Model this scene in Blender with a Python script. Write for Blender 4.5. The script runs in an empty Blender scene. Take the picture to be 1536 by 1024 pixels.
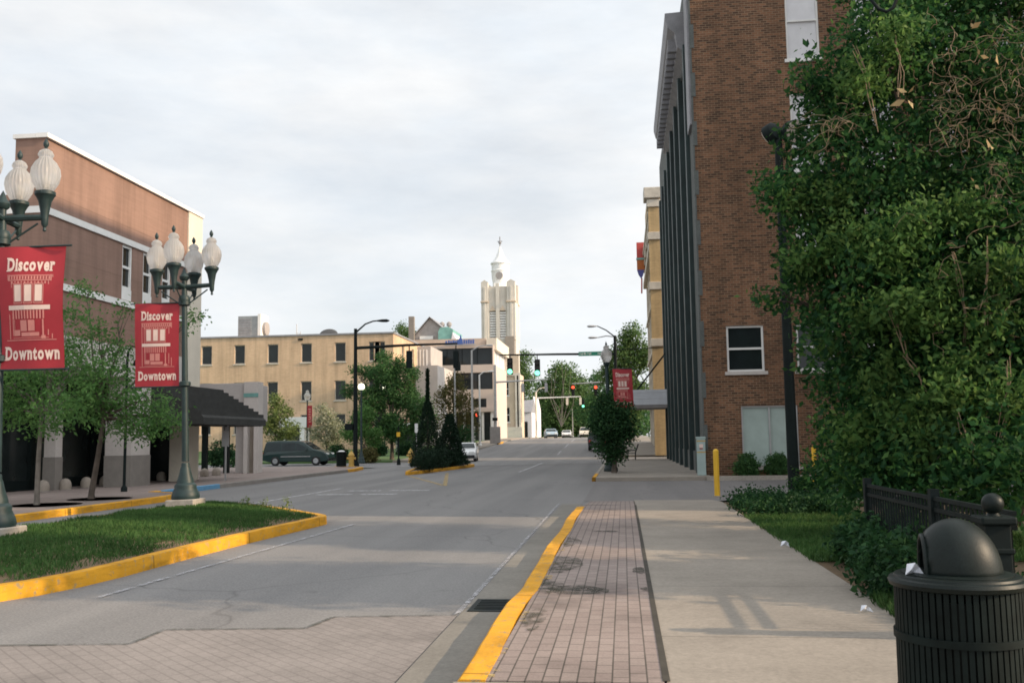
import bpy, math, random
import numpy as np
from mathutils import Vector, Matrix, Quaternion
R = math.radians
scene = bpy.context.scene
COL = scene.collection
rnd = random.Random(7)

# ------------------------------------------------------------------ camera
F, EYE = 1450.0, 1.6
CM = (Matrix.Rotation(R(6.46), 4, 'Z') @ Matrix.Rotation(R(95.8), 4, 'X') @ Matrix.Rotation(R(-0.85), 4, 'Z'))
cam = bpy.data.cameras.new('camera'); cam.sensor_width = 36; cam.lens = F / 1536 * 36
cam.clip_start = .05; cam.clip_end = 3000
camo = bpy.data.objects.new('camera', cam); COL.objects.link(camo)
camo.matrix_world = Matrix.Translation((0, 0, EYE)) @ CM
scene.camera = camo

def ray(u, v):
    return CM.to_3x3() @ Vector(((u - 768) / F, (512 - v) / F, -1))
def P(u, v, Y):
    d = ray(u, v); t = Y / d.y
    return Vector((d.x * t, Y, d.z * t + EYE))
def G(u, v, z=0.0):
    d = ray(u, v); t = (z - EYE) / d.z
    return Vector((d.x * t, d.y * t, z))

def g(y):                     # the street climbs gently beyond the crossing
    if y < 70: return 0.0
    if y < 82: return .03 * (y - 70) ** 2 / 24
    if y < 122: return .18 + .03 * (y - 82)
    if y < 146: return 1.38 + .03 * (y - 122) - .028 * (y - 122) ** 2 / 48
    return 1.764 + .002 * (y - 146)

# ------------------------------------------------------------------ materials
def nt(name):
    m = bpy.data.materials.new(name); m.use_nodes = True
    return m, m.node_tree.nodes, m.node_tree.links, m.node_tree.nodes['Principled BSDF']
def N(nodes, t, **k):
    n = nodes.new(t)
    for a, b in k.items(): setattr(n, a, b)
    return n
def c4(c): return (c[0], c[1], c[2], 1)
def mul(c, f): return tuple(min(1, x * f) for x in c)
def mix(nodes, links, fac, a, b, mode='MIX'):
    n = N(nodes, 'ShaderNodeMix', data_type='RGBA', blend_type=mode)
    for sock, v in ((n.inputs[0], fac), (n.inputs[6], a), (n.inputs[7], b)):
        if hasattr(v, 'node'): links.new(v, sock)
        elif isinstance(v, (int, float)): sock.default_value = v
        else: sock.default_value = c4(v)
    return n.outputs[2]
def noise(nodes, links, vec, scale, detail=4, rough=.6, stretch=None):
    t = N(nodes, 'ShaderNodeTexNoise'); t.inputs['Scale'].default_value = scale
    t.inputs['Detail'].default_value = detail; t.inputs['Roughness'].default_value = rough
    if stretch:
        mp = N(nodes, 'ShaderNodeMapping'); mp.inputs['Scale'].default_value = stretch
        links.new(vec, mp.inputs[0]); vec = mp.outputs[0]
    links.new(vec, t.inputs['Vector'])
    return t.outputs['Fac']
def ramp(nodes, links, fac, stops):
    r = N(nodes, 'ShaderNodeValToRGB'); e = r.color_ramp.elements
    while len(e) < len(stops): e.new(.5)
    for i, (p, c) in enumerate(stops):
        e[i].position = p; e[i].color = c4(c) if not isinstance(c, (int, float)) else (c, c, c, 1)
    links.new(fac, r.inputs[0]); return r.outputs[0]
def objco(nodes): return N(nodes, 'ShaderNodeTexCoord').outputs['Object']
def bump(nodes, links, bsdf, h, strength, dist=.02):
    b = N(nodes, 'ShaderNodeBump'); b.inputs['Strength'].default_value = strength; b.inputs['Distance'].default_value = dist
    links.new(h, b.inputs['Height']); links.new(b.outputs[0], bsdf.inputs['Normal'])
def M(name, col, rough=.7, var=.15, scale=2.5, metal=0, bmp=0, spec=.4, fine=0, emit=0):
    m, n, l, b = nt(name)
    v = objco(n)
    f = noise(n, l, v, scale)
    c = ramp(n, l, f, [(.3, mul(col, 1 - var)), (.7, mul(col, 1 + var))])
    if fine:
        f2 = noise(n, l, v, scale * 14, 2)
        c = mix(n, l, fine, c, ramp(n, l, f2, [(.35, mul(col, .55)), (.65, mul(col, 1.35))]))
    l.new(c, b.inputs['Base Color'])
    b.inputs['Roughness'].default_value = rough; b.inputs['Metallic'].default_value = metal
    b.inputs['Specular IOR Level'].default_value = spec
    if bmp: bump(n, l, b, noise(n, l, v, scale * 10), bmp)
    if emit:
        b.inputs['Emission Color'].default_value = c4(col); b.inputs['Emission Strength'].default_value = emit
    return m
def planar(n, l, v):           # (x+y, z) so bricks run round axis-aligned walls
    s = N(n, 'ShaderNodeSeparateXYZ'); l.new(v, s.inputs[0])
    a = N(n, 'ShaderNodeMath', operation='ADD'); l.new(s.outputs[0], a.inputs[0]); l.new(s.outputs[1], a.inputs[1])
    c = N(n, 'ShaderNodeCombineXYZ'); l.new(a.outputs[0], c.inputs[0]); l.new(s.outputs[2], c.inputs[1])
    return c.outputs[0]
def brick(name, c1, c2, mort, bw, bh, ms, wall=True, streak=.35, rough=.85, rot=0, big=.4, off=.5):
    m, n, l, b = nt(name)
    v0 = objco(n)
    v = planar(n, l, v0) if wall else v0
    if rot:
        mp = N(n, 'ShaderNodeMapping'); mp.inputs['Rotation'].default_value = (0, 0, rot); l.new(v, mp.inputs[0]); v = mp.outputs[0]
    t = N(n, 'ShaderNodeTexBrick'); t.offset = off
    t.inputs['Scale'].default_value = 1; t.inputs['Brick Width'].default_value = bw; t.inputs['Row Height'].default_value = bh
    t.inputs['Mortar Size'].default_value = ms; t.inputs['Mortar Smooth'].default_value = .2; t.inputs['Bias'].default_value = -.1
    t.inputs['Color1'].default_value = c4(c1); t.inputs['Color2'].default_value = c4(c2); t.inputs['Mortar'].default_value = c4(mort)
    l.new(v, t.inputs['Vector'])
    c = t.outputs['Color']
    if streak:
        f = noise(n, l, v, 1.3, 6, .78, (.6, 9, 1) if wall else (1, 1, 1))
        c = mix(n, l, streak, c, ramp(n, l, f, [(.36, mul(c1, .3)), (.64, mul(c2, 1.7))]))
    if wall:
        f = noise(n, l, v0, 1.0, 5, .65, (1.6, 1.6, .13)); c = mix(n, l, .4, c, ramp(n, l, f, [(.36, .55), (.56, 1.08)]), 'MULTIPLY')
    f = noise(n, l, v0, .35, 5)
    c = mix(n, l, big, c, ramp(n, l, f, [(.3, .45), (.7, 1.25)]), 'MULTIPLY')
    l.new(c, b.inputs['Base Color']); b.inputs['Roughness'].default_value = rough; b.inputs['Specular IOR Level'].default_value = .25
    bump(n, l, b, t.outputs['Fac'], -.3, .01)
    return m
def leafmat(name, cols, trans=.3, rough=.55):
    m, n, l, b = nt(name)
    gi = N(n, 'ShaderNodeNewGeometry')
    c = ramp(n, l, gi.outputs['Random Per Island'], [(i / (len(cols) - 1), c) for i, c in enumerate(cols)])
    big = noise(n, l, objco(n), .9, 3)
    c = mix(n, l, .55, c, ramp(n, l, big, [(.35, .55), (.65, 1.45)]), 'MULTIPLY')
    l.new(c, b.inputs['Base Color']); b.inputs['Roughness'].default_value = .65; b.inputs['Specular IOR Level'].default_value = .16
    tr = N(n, 'ShaderNodeBsdfTranslucent'); l.new(c, tr.inputs[0])
    ms = N(n, 'ShaderNodeMixShader'); ms.inputs[0].default_value = trans
    l.new(b.outputs[0], ms.inputs[1]); l.new(tr.outputs[0], ms.inputs[2])
    l.new(ms.outputs[0], n['Material Output'].inputs[0])
    return m
def glass(name, col=(.015, .02, .022), rough=.06, var=.3):
    m = M(name, col, rough, var, .8, spec=.35); return m

mt = {}
mt['steel_black'] = M('black painted steel', (.009, .014, .014), .6, .25, 4, spec=.12)
mt['lamp_green'] = M('dark green cast iron', (.013, .030, .031), .5, .25, 6, spec=.4, bmp=.05)
mt['gray_metal'] = M('galvanised steel', (.42, .42, .42), .45, .12, 3, metal=.4)
mt['white'] = M('white paint', (.72, .72, .70), .6, .06, 2)
mt['cream'] = M('cream stucco', (.66, .60, .50), .85, .08, 1.2, fine=.1)
mt['salmon'] = brick('salmon stucco', (.26, .165, .128), (.28, .178, .14), (.21, .13, .10), 3.7, 1.85, .012, streak=.10, big=.3, off=0)
mt['pale_wall'] = M('pale stone panel', (.50, .46, .43), .85, .08, 1, fine=.1)
mt['pillar_tan'] = M('tan stone', (.29, .25, .21), .9, .12, 2, fine=.2)
mt['pillar_dark'] = M('grey stone base', (.22, .20, .18), .9, .12, 3, fine=.2)
mt['gray_wall'] = M('grey stucco', (.41, .38, .36), .9, .08, 1, fine=.1)
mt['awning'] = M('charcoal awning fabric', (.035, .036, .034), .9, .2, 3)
mt['storefront'] = glass('dark shop glass', (.02, .026, .026), .12)
mt['glass'] = glass('dark window glass')
mt['blind'] = M('pale window blind', (.62, .62, .64), .5, .08, 2)
mt['blindgreen'] = M('frosted pale green pane', (.36, .44, .41), .35, .1, 2)
mt['brown_brick'] = brick('dark brown brick', (.052, .031, .021), (.245, .12, .066), (.23, .17, .115), .24, .09, .012, streak=.2, big=.55)
mt['yellow_brick'] = brick('buff yellow brick', (.60, .41, .26), (.66, .465, .305), (.56, .43, .31), .22, .08, .008, streak=.1, big=.25)
mt['tan_brick'] = brick('golden brick', (.42, .30, .15), (.50, .355, .185), (.46, .35, .21), .22, .08, .008, streak=.12, big=.25)
mt['tan_trim'] = M('tan terracotta trim', (.50, .46, .39), .8, .2, 1.5, fine=.2)
mt['green_facade'] = M('weathered dark bronze facade', (.024, .042, .042), .5, .35, 1.2, fine=.2)
mt['gray_facade'] = M('weathered grey stone', (.10, .11, .105), .85, .25, 1.4, fine=.3)
mt['cornice'] = M('grey cornice metal', (.25, .25, .265), .6, .2, 2, fine=.2)
mt['marquee'] = M('ribbed pale metal', (.66, .68, .72), .5, .08, 2)
mt['bank'] = M('pinkish concrete', (.56, .47, .41), .85, .08, .6, fine=.1)
mt['bank_brown'] = M('buff parapet', (.50, .40, .32), .85, .15, .8, fine=.15)
mt['church'] = M('cream limestone', (.58, .54, .475), .85, .10, .5, fine=.15)
mt['church_white'] = M('white tower paint', (.78, .78, .76), .7, .06, .5)
mt['church_tan'] = M('warm tan stone', (.56, .45, .34), .85, .15, .5, fine=.2)
mt['slate'] = M('grey shingle', (.30, .28, .27), .85, .15, 2, fine=.2)
mt['unit_gray'] = M('grey sheet metal', (.26, .28, .29), .6, .15, 2)
mt['dish_gray'] = M('dark grey dish', (.07, .072, .075), .6, .15, 2)
mt['verdigris'] = M('weathered green copper', (.16, .34, .31), .7, .2, 1)
mt['blue_sign'] = M('blue sign letters', (.06, .12, .36), .5, .1, 2)
mt['red'] = M('red banner vinyl', (.34, .028, .038), .55, .1, 2, spec=.3)
mt['banner_print'] = M('cream banner print', (.72, .55, .48), .6, .06, 3)
mt['banner_print_pale'] = M('pink banner print', (.58, .22, .19), .6, .08, 3)
mt['yellow_paint'] = M('worn yellow kerb paint', (.66, .315, .02), .7, .12, 5, fine=.18, bmp=.15)
def worn_kerb(name, col, under):
    m, n, l, b = nt(name); v = objco(n)
    c = ramp(n, l, noise(n, l, v, 1.6, 5, .65), [(.3, mul(col, .78)), (.7, mul(col, 1.08))])
    chips = ramp(n, l, noise(n, l, v, 9, 6, .82), [(.555, 0), (.61, 1)]); c = mix(n, l, chips, c, under)
    grime = ramp(n, l, noise(n, l, v, 3.5, 5, .7, (1, .35, 2)), [(.34, .5), (.5, 1)]); c = mix(n, l, .6, c, grime, 'MULTIPLY')
    s = N(n, 'ShaderNodeSeparateXYZ'); l.new(v, s.inputs[0])
    d = N(n, 'ShaderNodeMath', operation='DIVIDE'); d.inputs[1].default_value = 3.05; l.new(s.outputs[1], d.inputs[0])
    fr = N(n, 'ShaderNodeMath', operation='FRACT'); l.new(d.outputs[0], fr.inputs[0])
    c = mix(n, l, .8, c, ramp(n, l, fr.outputs[0], [(0, .3), (.006, .3), (.010, 1)]), 'MULTIPLY')
    l.new(c, b.inputs['Base Color']); b.inputs['Roughness'].default_value = .8; b.inputs['Specular IOR Level'].default_value = .2
    bump(n, l, b, noise(n, l, v, 30, 4, .7), .35, .01); return m
mt['yellow_paint'] = worn_kerb('worn yellow kerb paint', (.66, .325, .025), (.36, .25, .12))
mt['yellow_bollard'] = M('yellow bollard sleeve', (.72, .42, .03), .5, .08, 3)
mt['hydrant_yellow'] = M('dull yellow enamel', (.50, .32, .08), .6, .15, 6)
mt['blue_paint'] = M('blue kerb paint', (.10, .25, .40), .7, .15, 4, fine=.2)
mt['concrete'] = M('concrete', (.33, .30, .26), .9, .14, 1.2, fine=.25, bmp=.1)
mt['bark'] = M('bark', (.10, .08, .065), .95, .3, 6, bmp=.4)
mt['bark_pale'] = M('pale young bark', (.16, .14, .12), .95, .3, 6, bmp=.3)
mt['vine'] = M('dry vine', (.25, .185, .12), .9, .35, 5)
mt['rubber'] = M('tyre rubber', (.02, .02, .02), .8, .1, 5)
mt['rim'] = M('alloy wheel', (.45, .46, .47), .35, .1, 5, metal=.7)
mt['van_green'] = M('dark green car paint', (.018, .04, .038), .22, .1, 1, spec=.6)
mt['car_white'] = M('white car paint', (.72, .72, .72), .25, .05, 1, spec=.6)
mt['car_black'] = M('black car paint', (.012, .014, .016), .25, .1, 1, spec=.6)
mt['car_blue'] = M('pale blue car paint', (.32, .42, .50), .3, .05, 1, spec=.6)
mt['car_glass'] = glass('car glass', (.02, .03, .032), .05)
mt['headlight'] = M('headlamp lens', (.7, .7, .68), .15, .05, 3)
mt['amber'] = M('amber lens', (.65, .22, .03), .2, .05, 3)
mt['redlens'] = M('tail lamp lens', (.4, .02, .02), .2, .05, 3)
mt['on_green'] = M('lit green signal', (.20, .95, .55), .3, 0, 1, emit=2.2)
mt['on_red'] = M('lit red signal', (1.0, .09, .04), .3, 0, 1, emit=2.0)
mt['on_lamp'] = M('lit street globe', (1.0, .98, .72), .3, 0, 1, emit=2.2)
mt['off_lens'] = M('unlit signal lens', (.02, .015, .012), .3, 0, 1)
mt['street_sign'] = M('green street sign', (.02, .22, .15), .5, .05, 1)
mt['paper'] = M('crumpled paper', (.72, .75, .82), .8, .06, 8)
mt['pedestal'] = M('pale blue-green cabinet', (.33, .42, .41), .5, .08, 3)
mt['soil'] = M('bare soil', (.14, .095, .055), .95, .3, 3, fine=.4, bmp=.4)
mt['grass_base'] = M('turf', (.05, .10, .03), .95, .3, 2, fine=.5, bmp=.4)
mt['lawn_far'] = M('distant lawn', (.08, .14, .045), .95, .25, .6, fine=.3)
mt['earth'] = M('open ground', (.13, .13, .10), .95, .2, .05, fine=.2)
mt['white_house'] = M('pale siding', (.62, .62, .66), .8, .06, 1)
mt['slat_black'] = M('matt black coated slats', (.008, .013, .012), .6, .4, 6, spec=.12)
mt['can_black'] = M('black coated steel', (.007, .012, .011), .46, .4, 6, spec=.22, fine=.4, bmp=.04)

def globe_mat():
    m, n, l, b = nt('prismatic acorn glass')
    b.inputs['Base Color'].default_value = (.74, .72, .70, 1); b.inputs['Roughness'].default_value = .28
    b.inputs['Transmission Weight'].default_value = .7; b.inputs['IOR'].default_value = 1.3
    s = N(n, 'ShaderNodeSeparateXYZ'); l.new(objco(n), s.inputs[0])
    a = N(n, 'ShaderNodeMath', operation='ARCTAN2'); l.new(s.outputs[1], a.inputs[0]); l.new(s.outputs[0], a.inputs[1])
    k = N(n, 'ShaderNodeMath', operation='MULTIPLY'); k.inputs[1].default_value = 24; l.new(a.outputs[0], k.inputs[0])
    w = N(n, 'ShaderNodeMath', operation='SINE'); l.new(k.outputs[0], w.inputs[0])
    bump(n, l, b, w.outputs[0], .5, .01)
    tr = N(n, 'ShaderNodeBsdfTranslucent'); tr.inputs[0].default_value = (.9, .88, .85, 1)
    ms = N(n, 'ShaderNodeMixShader'); ms.inputs[0].default_value = .22
    l.new(b.outputs[0], ms.inputs[1]); l.new(tr.outputs[0], ms.inputs[2]); l.new(ms.outputs[0], n['Material Output'].inputs[0])
    return m
mt['globe'] = globe_mat()

def asphalt_mat(name, base, tint):
    m, n, l, b = nt(name); v = objco(n)
    f = noise(n, l, v, .25, 5, .6); c = ramp(n, l, f, [(.3, mul(base, .85)), (.7, mul(base, 1.15))])
    st = noise(n, l, v, .9, 3, .5, (1, .04, 1)); c = mix(n, l, .6, c, ramp(n, l, st, [(.36, mul(base, .66)), (.64, mul(tint, 1.2))]))
    oil = noise(n, l, v, 1.4, 4, .6); c = mix(n, l, .55, c, ramp(n, l, oil, [(.28, .45), (.36, 1)]), 'MULTIPLY')
    sp = noise(n, l, v, 42, 3, .7); c = mix(n, l, .4, c, ramp(n, l, sp, [(.3, mul(base, .45)), (.7, mul(tint, 1.7))]))
    cr = N(n, 'ShaderNodeTexVoronoi', feature='DISTANCE_TO_EDGE'); cr.inputs['Scale'].default_value = .22
    wv = N(n, 'ShaderNodeVectorMath', operation='ADD'); ns = N(n, 'ShaderNodeTexNoise'); ns.inputs['Scale'].default_value = .8
    l.new(v, ns.inputs['Vector']); l.new(v, wv.inputs[0]); l.new(ns.outputs['Color'], wv.inputs[1]); l.new(wv.outputs[0], cr.inputs['Vector'])
    ck = ramp(n, l, cr.outputs['Distance'], [(.001, .45), (.006, 1)])
    c = mix(n, l, .5, c, ck, 'MULTIPLY')
    l.new(c, b.inputs['Base Color']); b.inputs['Roughness'].default_value = .85; b.inputs['Specular IOR Level'].default_value = .3
    bump(n, l, b, sp, .25, .01); return m
mt['asphalt'] = asphalt_mat('aged asphalt', (.165, .163, .165), (.19, .184, .178))
mt['asphalt_drive'] = asphalt_mat('driveway asphalt', (.15, .145, .145), (.17, .16, .155))

def concrete_joints(name, base, sy, sx=None):
    m, n, l, b = nt(name); v = objco(n)
    f = noise(n, l, v, .5, 6, .65); c = ramp(n, l, f, [(.3, mul(base, .8)), (.7, mul(base, 1.15))])
    sp = noise(n, l, v, 30, 3, .7); c = mix(n, l, .28, c, ramp(n, l, sp, [(.3, mul(base, .5)), (.7, mul(base, 1.5))]))
    st = noise(n, l, v, 1.7, 4, .6); c = mix(n, l, .35, c, ramp(n, l, st, [(.3, .6), (.55, 1)]), 'MULTIPLY')
    s = N(n, 'ShaderNodeSeparateXYZ'); l.new(v, s.inputs[0])
    for ax, per in ((1, sy), (0, sx)):
        if not per: continue
        d = N(n, 'ShaderNodeMath', operation='DIVIDE'); d.inputs[1].default_value = per; l.new(s.outputs[ax], d.inputs[0])
        fr = N(n, 'ShaderNodeMath', operation='FRACT'); l.new(d.outputs[0], fr.inputs[0])
        w = .012 / per
        c = mix(n, l, .75, c, ramp(n, l, fr.outputs[0], [(0, .35), (w, .35), (w * 1.6, 1)]), 'MULTIPLY')
    l.new(c, b.inputs['Base Color']); b.inputs['Roughness'].default_value = .9; b.inputs['Specular IOR Level'].default_value = .25
    bump(n, l, b, sp, .2, .008); return m
mt['walk'] = concrete_joints('pavement concrete', (.275, .245, .21), 2.45)
mt['gutter'] = concrete_joints('gutter concrete', (.205, .192, .17), 3.1)
def pavers(name, c1, c2, mort, bw, bh, ms, rot, stain):
    m = brick(name, c1, c2, mort, bw, bh, ms, wall=False, streak=.12, rot=rot, big=.3, off=.5)
    n, l = m.node_tree.nodes, m.node_tree.links; b = n['Principled BSDF']
    src = b.inputs['Base Color'].links[0].from_socket
    f = noise(n, l, objco(n), .9, 5, .6)
    c = mix(n, l, stain, src, ramp(n, l, f, [(.33, .3), (.45, 1)]), 'MULTIPLY')
    sp = noise(n, l, objco(n), 60, 2, .7)
    c = mix(n, l, .25, c, ramp(n, l, sp, [(.3, .5), (.7, 1.5)]), 'MULTIPLY')
    l.new(c, b.inputs['Base Color']); return m
mt['brick_walk'] = pavers('sidewalk brick pavers', (.25, .20, .182), (.29, .238, .215), (.075, .065, .055), .21, .105, .006, R(90), .45)
mt['brick_cross'] = pavers('crosswalk brick pavers', (.225, .203, .19), (.245, .22, .206), (.18, .16, .15), .2, .1, .008, R(45), .3)
mt['brick_left'] = pavers('far sidewalk pavers', (.25, .20, .18), (.28, .225, .20), (.15, .13, .12), .4, .2, .012, 0, .25)

def road_paint(name, col, keep):
    m, n, l, b = nt(name); v = objco(n)
    b.inputs['Base Color'].default_value = c4(col); b.inputs['Roughness'].default_value = .8
    f = noise(n, l, v, 9, 5, .75); k = ramp(n, l, f, [(keep - .12, 0), (keep + .12, 1)])
    tr = N(n, 'ShaderNodeBsdfTransparent'); ms = N(n, 'ShaderNodeMixShader')
    l.new(k, ms.inputs[0]); l.new(tr.outputs[0], ms.inputs[1]); l.new(b.outputs[0], ms.inputs[2])
    l.new(ms.outputs[0], n['Material Output'].inputs[0]); return m
mt['paint_white'] = road_paint('worn white road paint', (.52, .52, .53), .47)
mt['paint_faint'] = road_paint('faded white road paint', (.40, .40, .42), .52)
mt['paint_yellow'] = road_paint('faded yellow road paint', (.50, .36, .14), .5)
mt['seam_tar'] = road_paint('dark tar seam', (.075, .075, .062), .5)

mt['leaf_big'] = leafmat('glossy shrub leaves', [(.013, .052, .02), (.024, .084, .026), (.042, .12, .034), (.095, .19, .046)], .4)
mt['leaf_locust'] = leafmat('honey locust leaves', [(.07, .165, .05), (.105, .22, .065), (.15, .28, .08)], .5)
mt['leaf_mid'] = leafmat('street tree leaves', [(.034, .09, .034), (.055, .135, .044), (.085, .175, .055)], .35)
mt['leaf_lime'] = leafmat('yellow green leaves', [(.10, .14, .04), (.14, .19, .06), (.20, .24, .09)], .35)
mt['leaf_blossom'] = leafmat('pale blossom', [(.14, .17, .08), (.32, .33, .22), (.42, .42, .33)], .3)
mt['leaf_dark'] = leafmat('dark needles', [(.008, .020, .012), (.012, .030, .016), (.018, .042, .02)], .1)
mt['leaf_street'] = leafmat('dark street tree leaves', [(.014, .046, .02), (.026, .075, .027), (.045, .105, .036)], .3)
mt['leaf_olive'] = leafmat('olive bronze leaves', [(.07, .075, .025), (.11, .11, .04), (.13, .10, .04)], .3)
mt['leaf_far'] = leafmat('far tree leaves', [(.055, .11, .035), (.085, .155, .048), (.13, .19, .068)], .3)
mt['grass'] = leafmat('grass blades', [(.035, .085, .022), (.05, .115, .03), (.075, .135, .04)], .25)
mt['dry_leaf'] = leafmat('dry leaves', [(.35, .25, .13), (.5, .38, .2)], .2)
mt['ivy'] = leafmat('ground cover leaves', [(.014, .05, .02), (.022, .07, .024), (.04, .10, .03)], .25)

# ------------------------------------------------------------------ objects
def tag(o, label=None, cat=None, group=None, kind=None):
    if label: o['label'] = label
    if cat: o['category'] = cat
    if group: o['group'] = group
    if kind: o['kind'] = kind
    return o
def empty(name, loc, label, cat, group=None, rz=0):
    o = bpy.data.objects.new(name, None); COL.objects.link(o); o.location = loc; o.rotation_euler = (0, 0, rz)
    o.empty_display_size = .2
    return tag(o, label, cat, group)
def copy_thing(src, loc, label, rz=None, group=None):
    r = src.copy(); COL.objects.link(r); r.location = loc; r['label'] = label
    if rz is not None: r.rotation_euler = (0, 0, rz)
    if group: r['group'] = group
    for ch in list(src.children):
        c = ch.copy(); COL.objects.link(c); c.parent = r
        for gg in list(ch.children):
            d = gg.copy(); COL.objects.link(d); d.parent = c
    return r
def frame(axis, O):
    O = Vector(O)
    U = {'-y': Vector((1, 0, 0)), '+x': Vector((0, 1, 0)), '-x': Vector((0, 1, 0)), '+y': Vector((1, 0, 0))}[axis]
    D = {'-y': Vector((0, -1, 0)), '+x': Vector((1, 0, 0)), '-x': Vector((-1, 0, 0)), '+y': Vector((0, 1, 0))}[axis]
    return O, U, D
class MB:
    def __init__(s): s.v = []; s.f = []
    def add(s, vs, fs):
        k = len(s.v); s.v += [tuple(p) for p in vs]; s.f += [tuple(i + k for i in f) for f in fs]; return s
    def hexa(s, p): return s.add(p, [(0, 3, 2, 1), (4, 5, 6, 7), (0, 1, 5, 4), (1, 2, 6, 5), (2, 3, 7, 6), (3, 0, 4, 7)])
    def box(s, x0, x1, y0, y1, z0, z1):
        return s.hexa([(x0, y0, z0), (x1, y0, z0), (x1, y1, z0), (x0, y1, z0), (x0, y0, z1), (x1, y0, z1), (x1, y1, z1), (x0, y1, z1)])
    def fbox(s, fr, u0, u1, z0, z1, d0, d1):
        O, U, D = fr; q = lambda u, z, d: O + U * u + D * d + Vector((0, 0, z))
        return s.hexa([q(u0, z0, d0), q(u1, z0, d0), q(u1, z0, d1), q(u0, z0, d1), q(u0, z1, d0), q(u1, z1, d0), q(u1, z1, d1), q(u0, z1, d1)])
    def facade(s, fr, u0, u1, z0, z1, holes, depth):
        O, U, D = fr; q = lambda u, z, d=0: O + U * u + D * d + Vector((0, 0, z))
        us = sorted({u0, u1, *[h[0] for h in holes], *[h[1] for h in holes]}); zs = sorted({z0, z1, *[h[2] for h in holes], *[h[3] for h in holes]})
        for a, b in zip(us, us[1:]):
            for c, d in zip(zs, zs[1:]):
                mu, mz = (a + b) / 2, (c + d) / 2
                if any(h[0] < mu < h[1] and h[2] < mz < h[3] for h in holes): continue
                s.add([q(a, c), q(b, c), q(b, d), q(a, d)], [(0, 1, 2, 3)])
        for a, b, c, d in holes:
            s.add([q(a, c), q(b, c), q(b, d), q(a, d), q(a, c, -depth), q(b, c, -depth), q(b, d, -depth), q(a, d, -depth)],
                  [(0, 1, 5, 4), (1, 2, 6, 5), (2, 3, 7, 6), (3, 0, 4, 7)])
        return s
    def tube(s, pts, rad, n=8, cap=True):
        pts = [Vector(p) for p in pts]
        if not hasattr(rad, '__len__'): rad = [rad] * len(pts)
        k = len(s.v); ref = None
        for i, p in enumerate(pts):
            t = (pts[min(i + 1, len(pts) - 1)] - pts[max(i - 1, 0)]).normalized()
            if ref is None or abs(ref.dot(t)) > .95: ref = Vector((1, 0, 0)) if abs(t.x) < .7 else Vector((0, 1, 0))
            a = (ref - t * ref.dot(t)).normalized(); ref = a; b = t.cross(a)
            for j in range(n):
                w = 2 * math.pi * j / n
                s.v.append(tuple(p + (a * math.cos(w) + b * math.sin(w)) * rad[i]))
        m = len(pts)
        for i in range(m - 1):
            for j in range(n):
                s.f.append((k + i * n + j, k + i * n + (j + 1) % n, k + (i + 1) * n + (j + 1) % n, k + (i + 1) * n + j))
        if cap:
            s.f.append(tuple(k + j for j in range(n))[::-1]); s.f.append(tuple(k + (m - 1) * n + j for j in range(n)))
        return s
    def lathe(s, prof, n=20, c=(0, 0, 0), ang=None):
        k = len(s.v)
        for r, z in prof:
            for j in range(n):
                w = 2 * math.pi * j / n
                s.v.append((c[0] + r * math.cos(w), c[1] + r * math.sin(w), c[2] + z))
        for i in range(len(prof) - 1):
            for j in range(n):
                s.f.append((k + i * n + j, k + i * n + (j + 1) % n, k + (i + 1) * n + (j + 1) % n, k + (i + 1) * n + j))
        if prof[0][0] > 1e-4: s.f.append(tuple(k + j for j in range(n))[::-1])
        if prof[-1][0] > 1e-4: s.f.append(tuple(k + (len(prof) - 1) * n + j for j in range(n)))
        return s
    def prism(s, poly, z0, z1):
        n = len(poly); zz = lambda z, p: z(p) if callable(z) else z
        return s.add([(p[0], p[1], zz(z0, p)) for p in poly] + [(p[0], p[1], zz(z1, p)) for p in poly],
                     [tuple(range(n))[::-1], tuple(range(n, 2 * n))] + [(i, (i + 1) % n, n + (i + 1) % n, n + i) for i in range(n)])
    def extrude_x(s, poly, x0, x1):  # poly in (y,z)
        n = len(poly)
        return s.add([(x0, p[0], p[1]) for p in poly] + [(x1, p[0], p[1]) for p in poly],
                     [tuple(range(n)), tuple(range(n, 2 * n))[::-1]] + [(i, (i + 1) % n, n + (i + 1) % n, n + i) for i in range(n)])
    def extrude_y(s, poly, y0, y1):  # poly in (x,z)
        n = len(poly)
        return s.add([(p[0], y0, p[1]) for p in poly] + [(p[0], y1, p[1]) for p in poly],
                     [tuple(range(n)), tuple(range(n, 2 * n))[::-1]] + [(i, (i + 1) % n, n + (i + 1) % n, n + i) for i in range(n)])
    def ball(s, c, r, n=14, m=9, sq=(1, 1, 1)):
        prof = [(max(1e-5, math.sin(math.pi * i / m)) * r, -math.cos(math.pi * i / m) * r) for i in range(m + 1)]
        k = len(s.v); s.lathe(prof, n)
        for i in range(k, len(s.v)):
            v = s.v[i]; s.v[i] = (c[0] + v[0] * sq[0], c[1] + v[1] * sq[1], c[2] + v[2] * sq[2])
        return s
    def strip(s, x0, x1, ys, dz):
        k = len(s.v)
        for y in ys: s.v += [(x0, y, g(y) + dz), (x1, y, g(y) + dz)]
        for i in range(len(ys) - 1): s.f.append((k + 2 * i, k + 2 * i + 1, k + 2 * i + 3, k + 2 * i + 2))
        return s
    def build(s, name, m, parent=None, smooth=False, world=True, bevel=0):
        me = bpy.data.meshes.new(name)
        off = Vector((0, 0, 0))
        if parent and world:
            p = parent
            while p: off += p.location; p = p.parent
        me.from_pydata([tuple(Vector(p) - off) for p in s.v] if off.length else s.v, [], s.f)
        me.materials.append(m if not isinstance(m, str) else mt[m])
        if smooth:
            me.polygons.foreach_set('use_smooth', [True] * len(me.polygons))
            try: me.set_sharp_from_angle(angle=R(40))
            except Exception: pass
        me.update()
        o = bpy.data.objects.new(name, me); COL.objects.link(o)
        if parent: o.parent = parent
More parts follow.
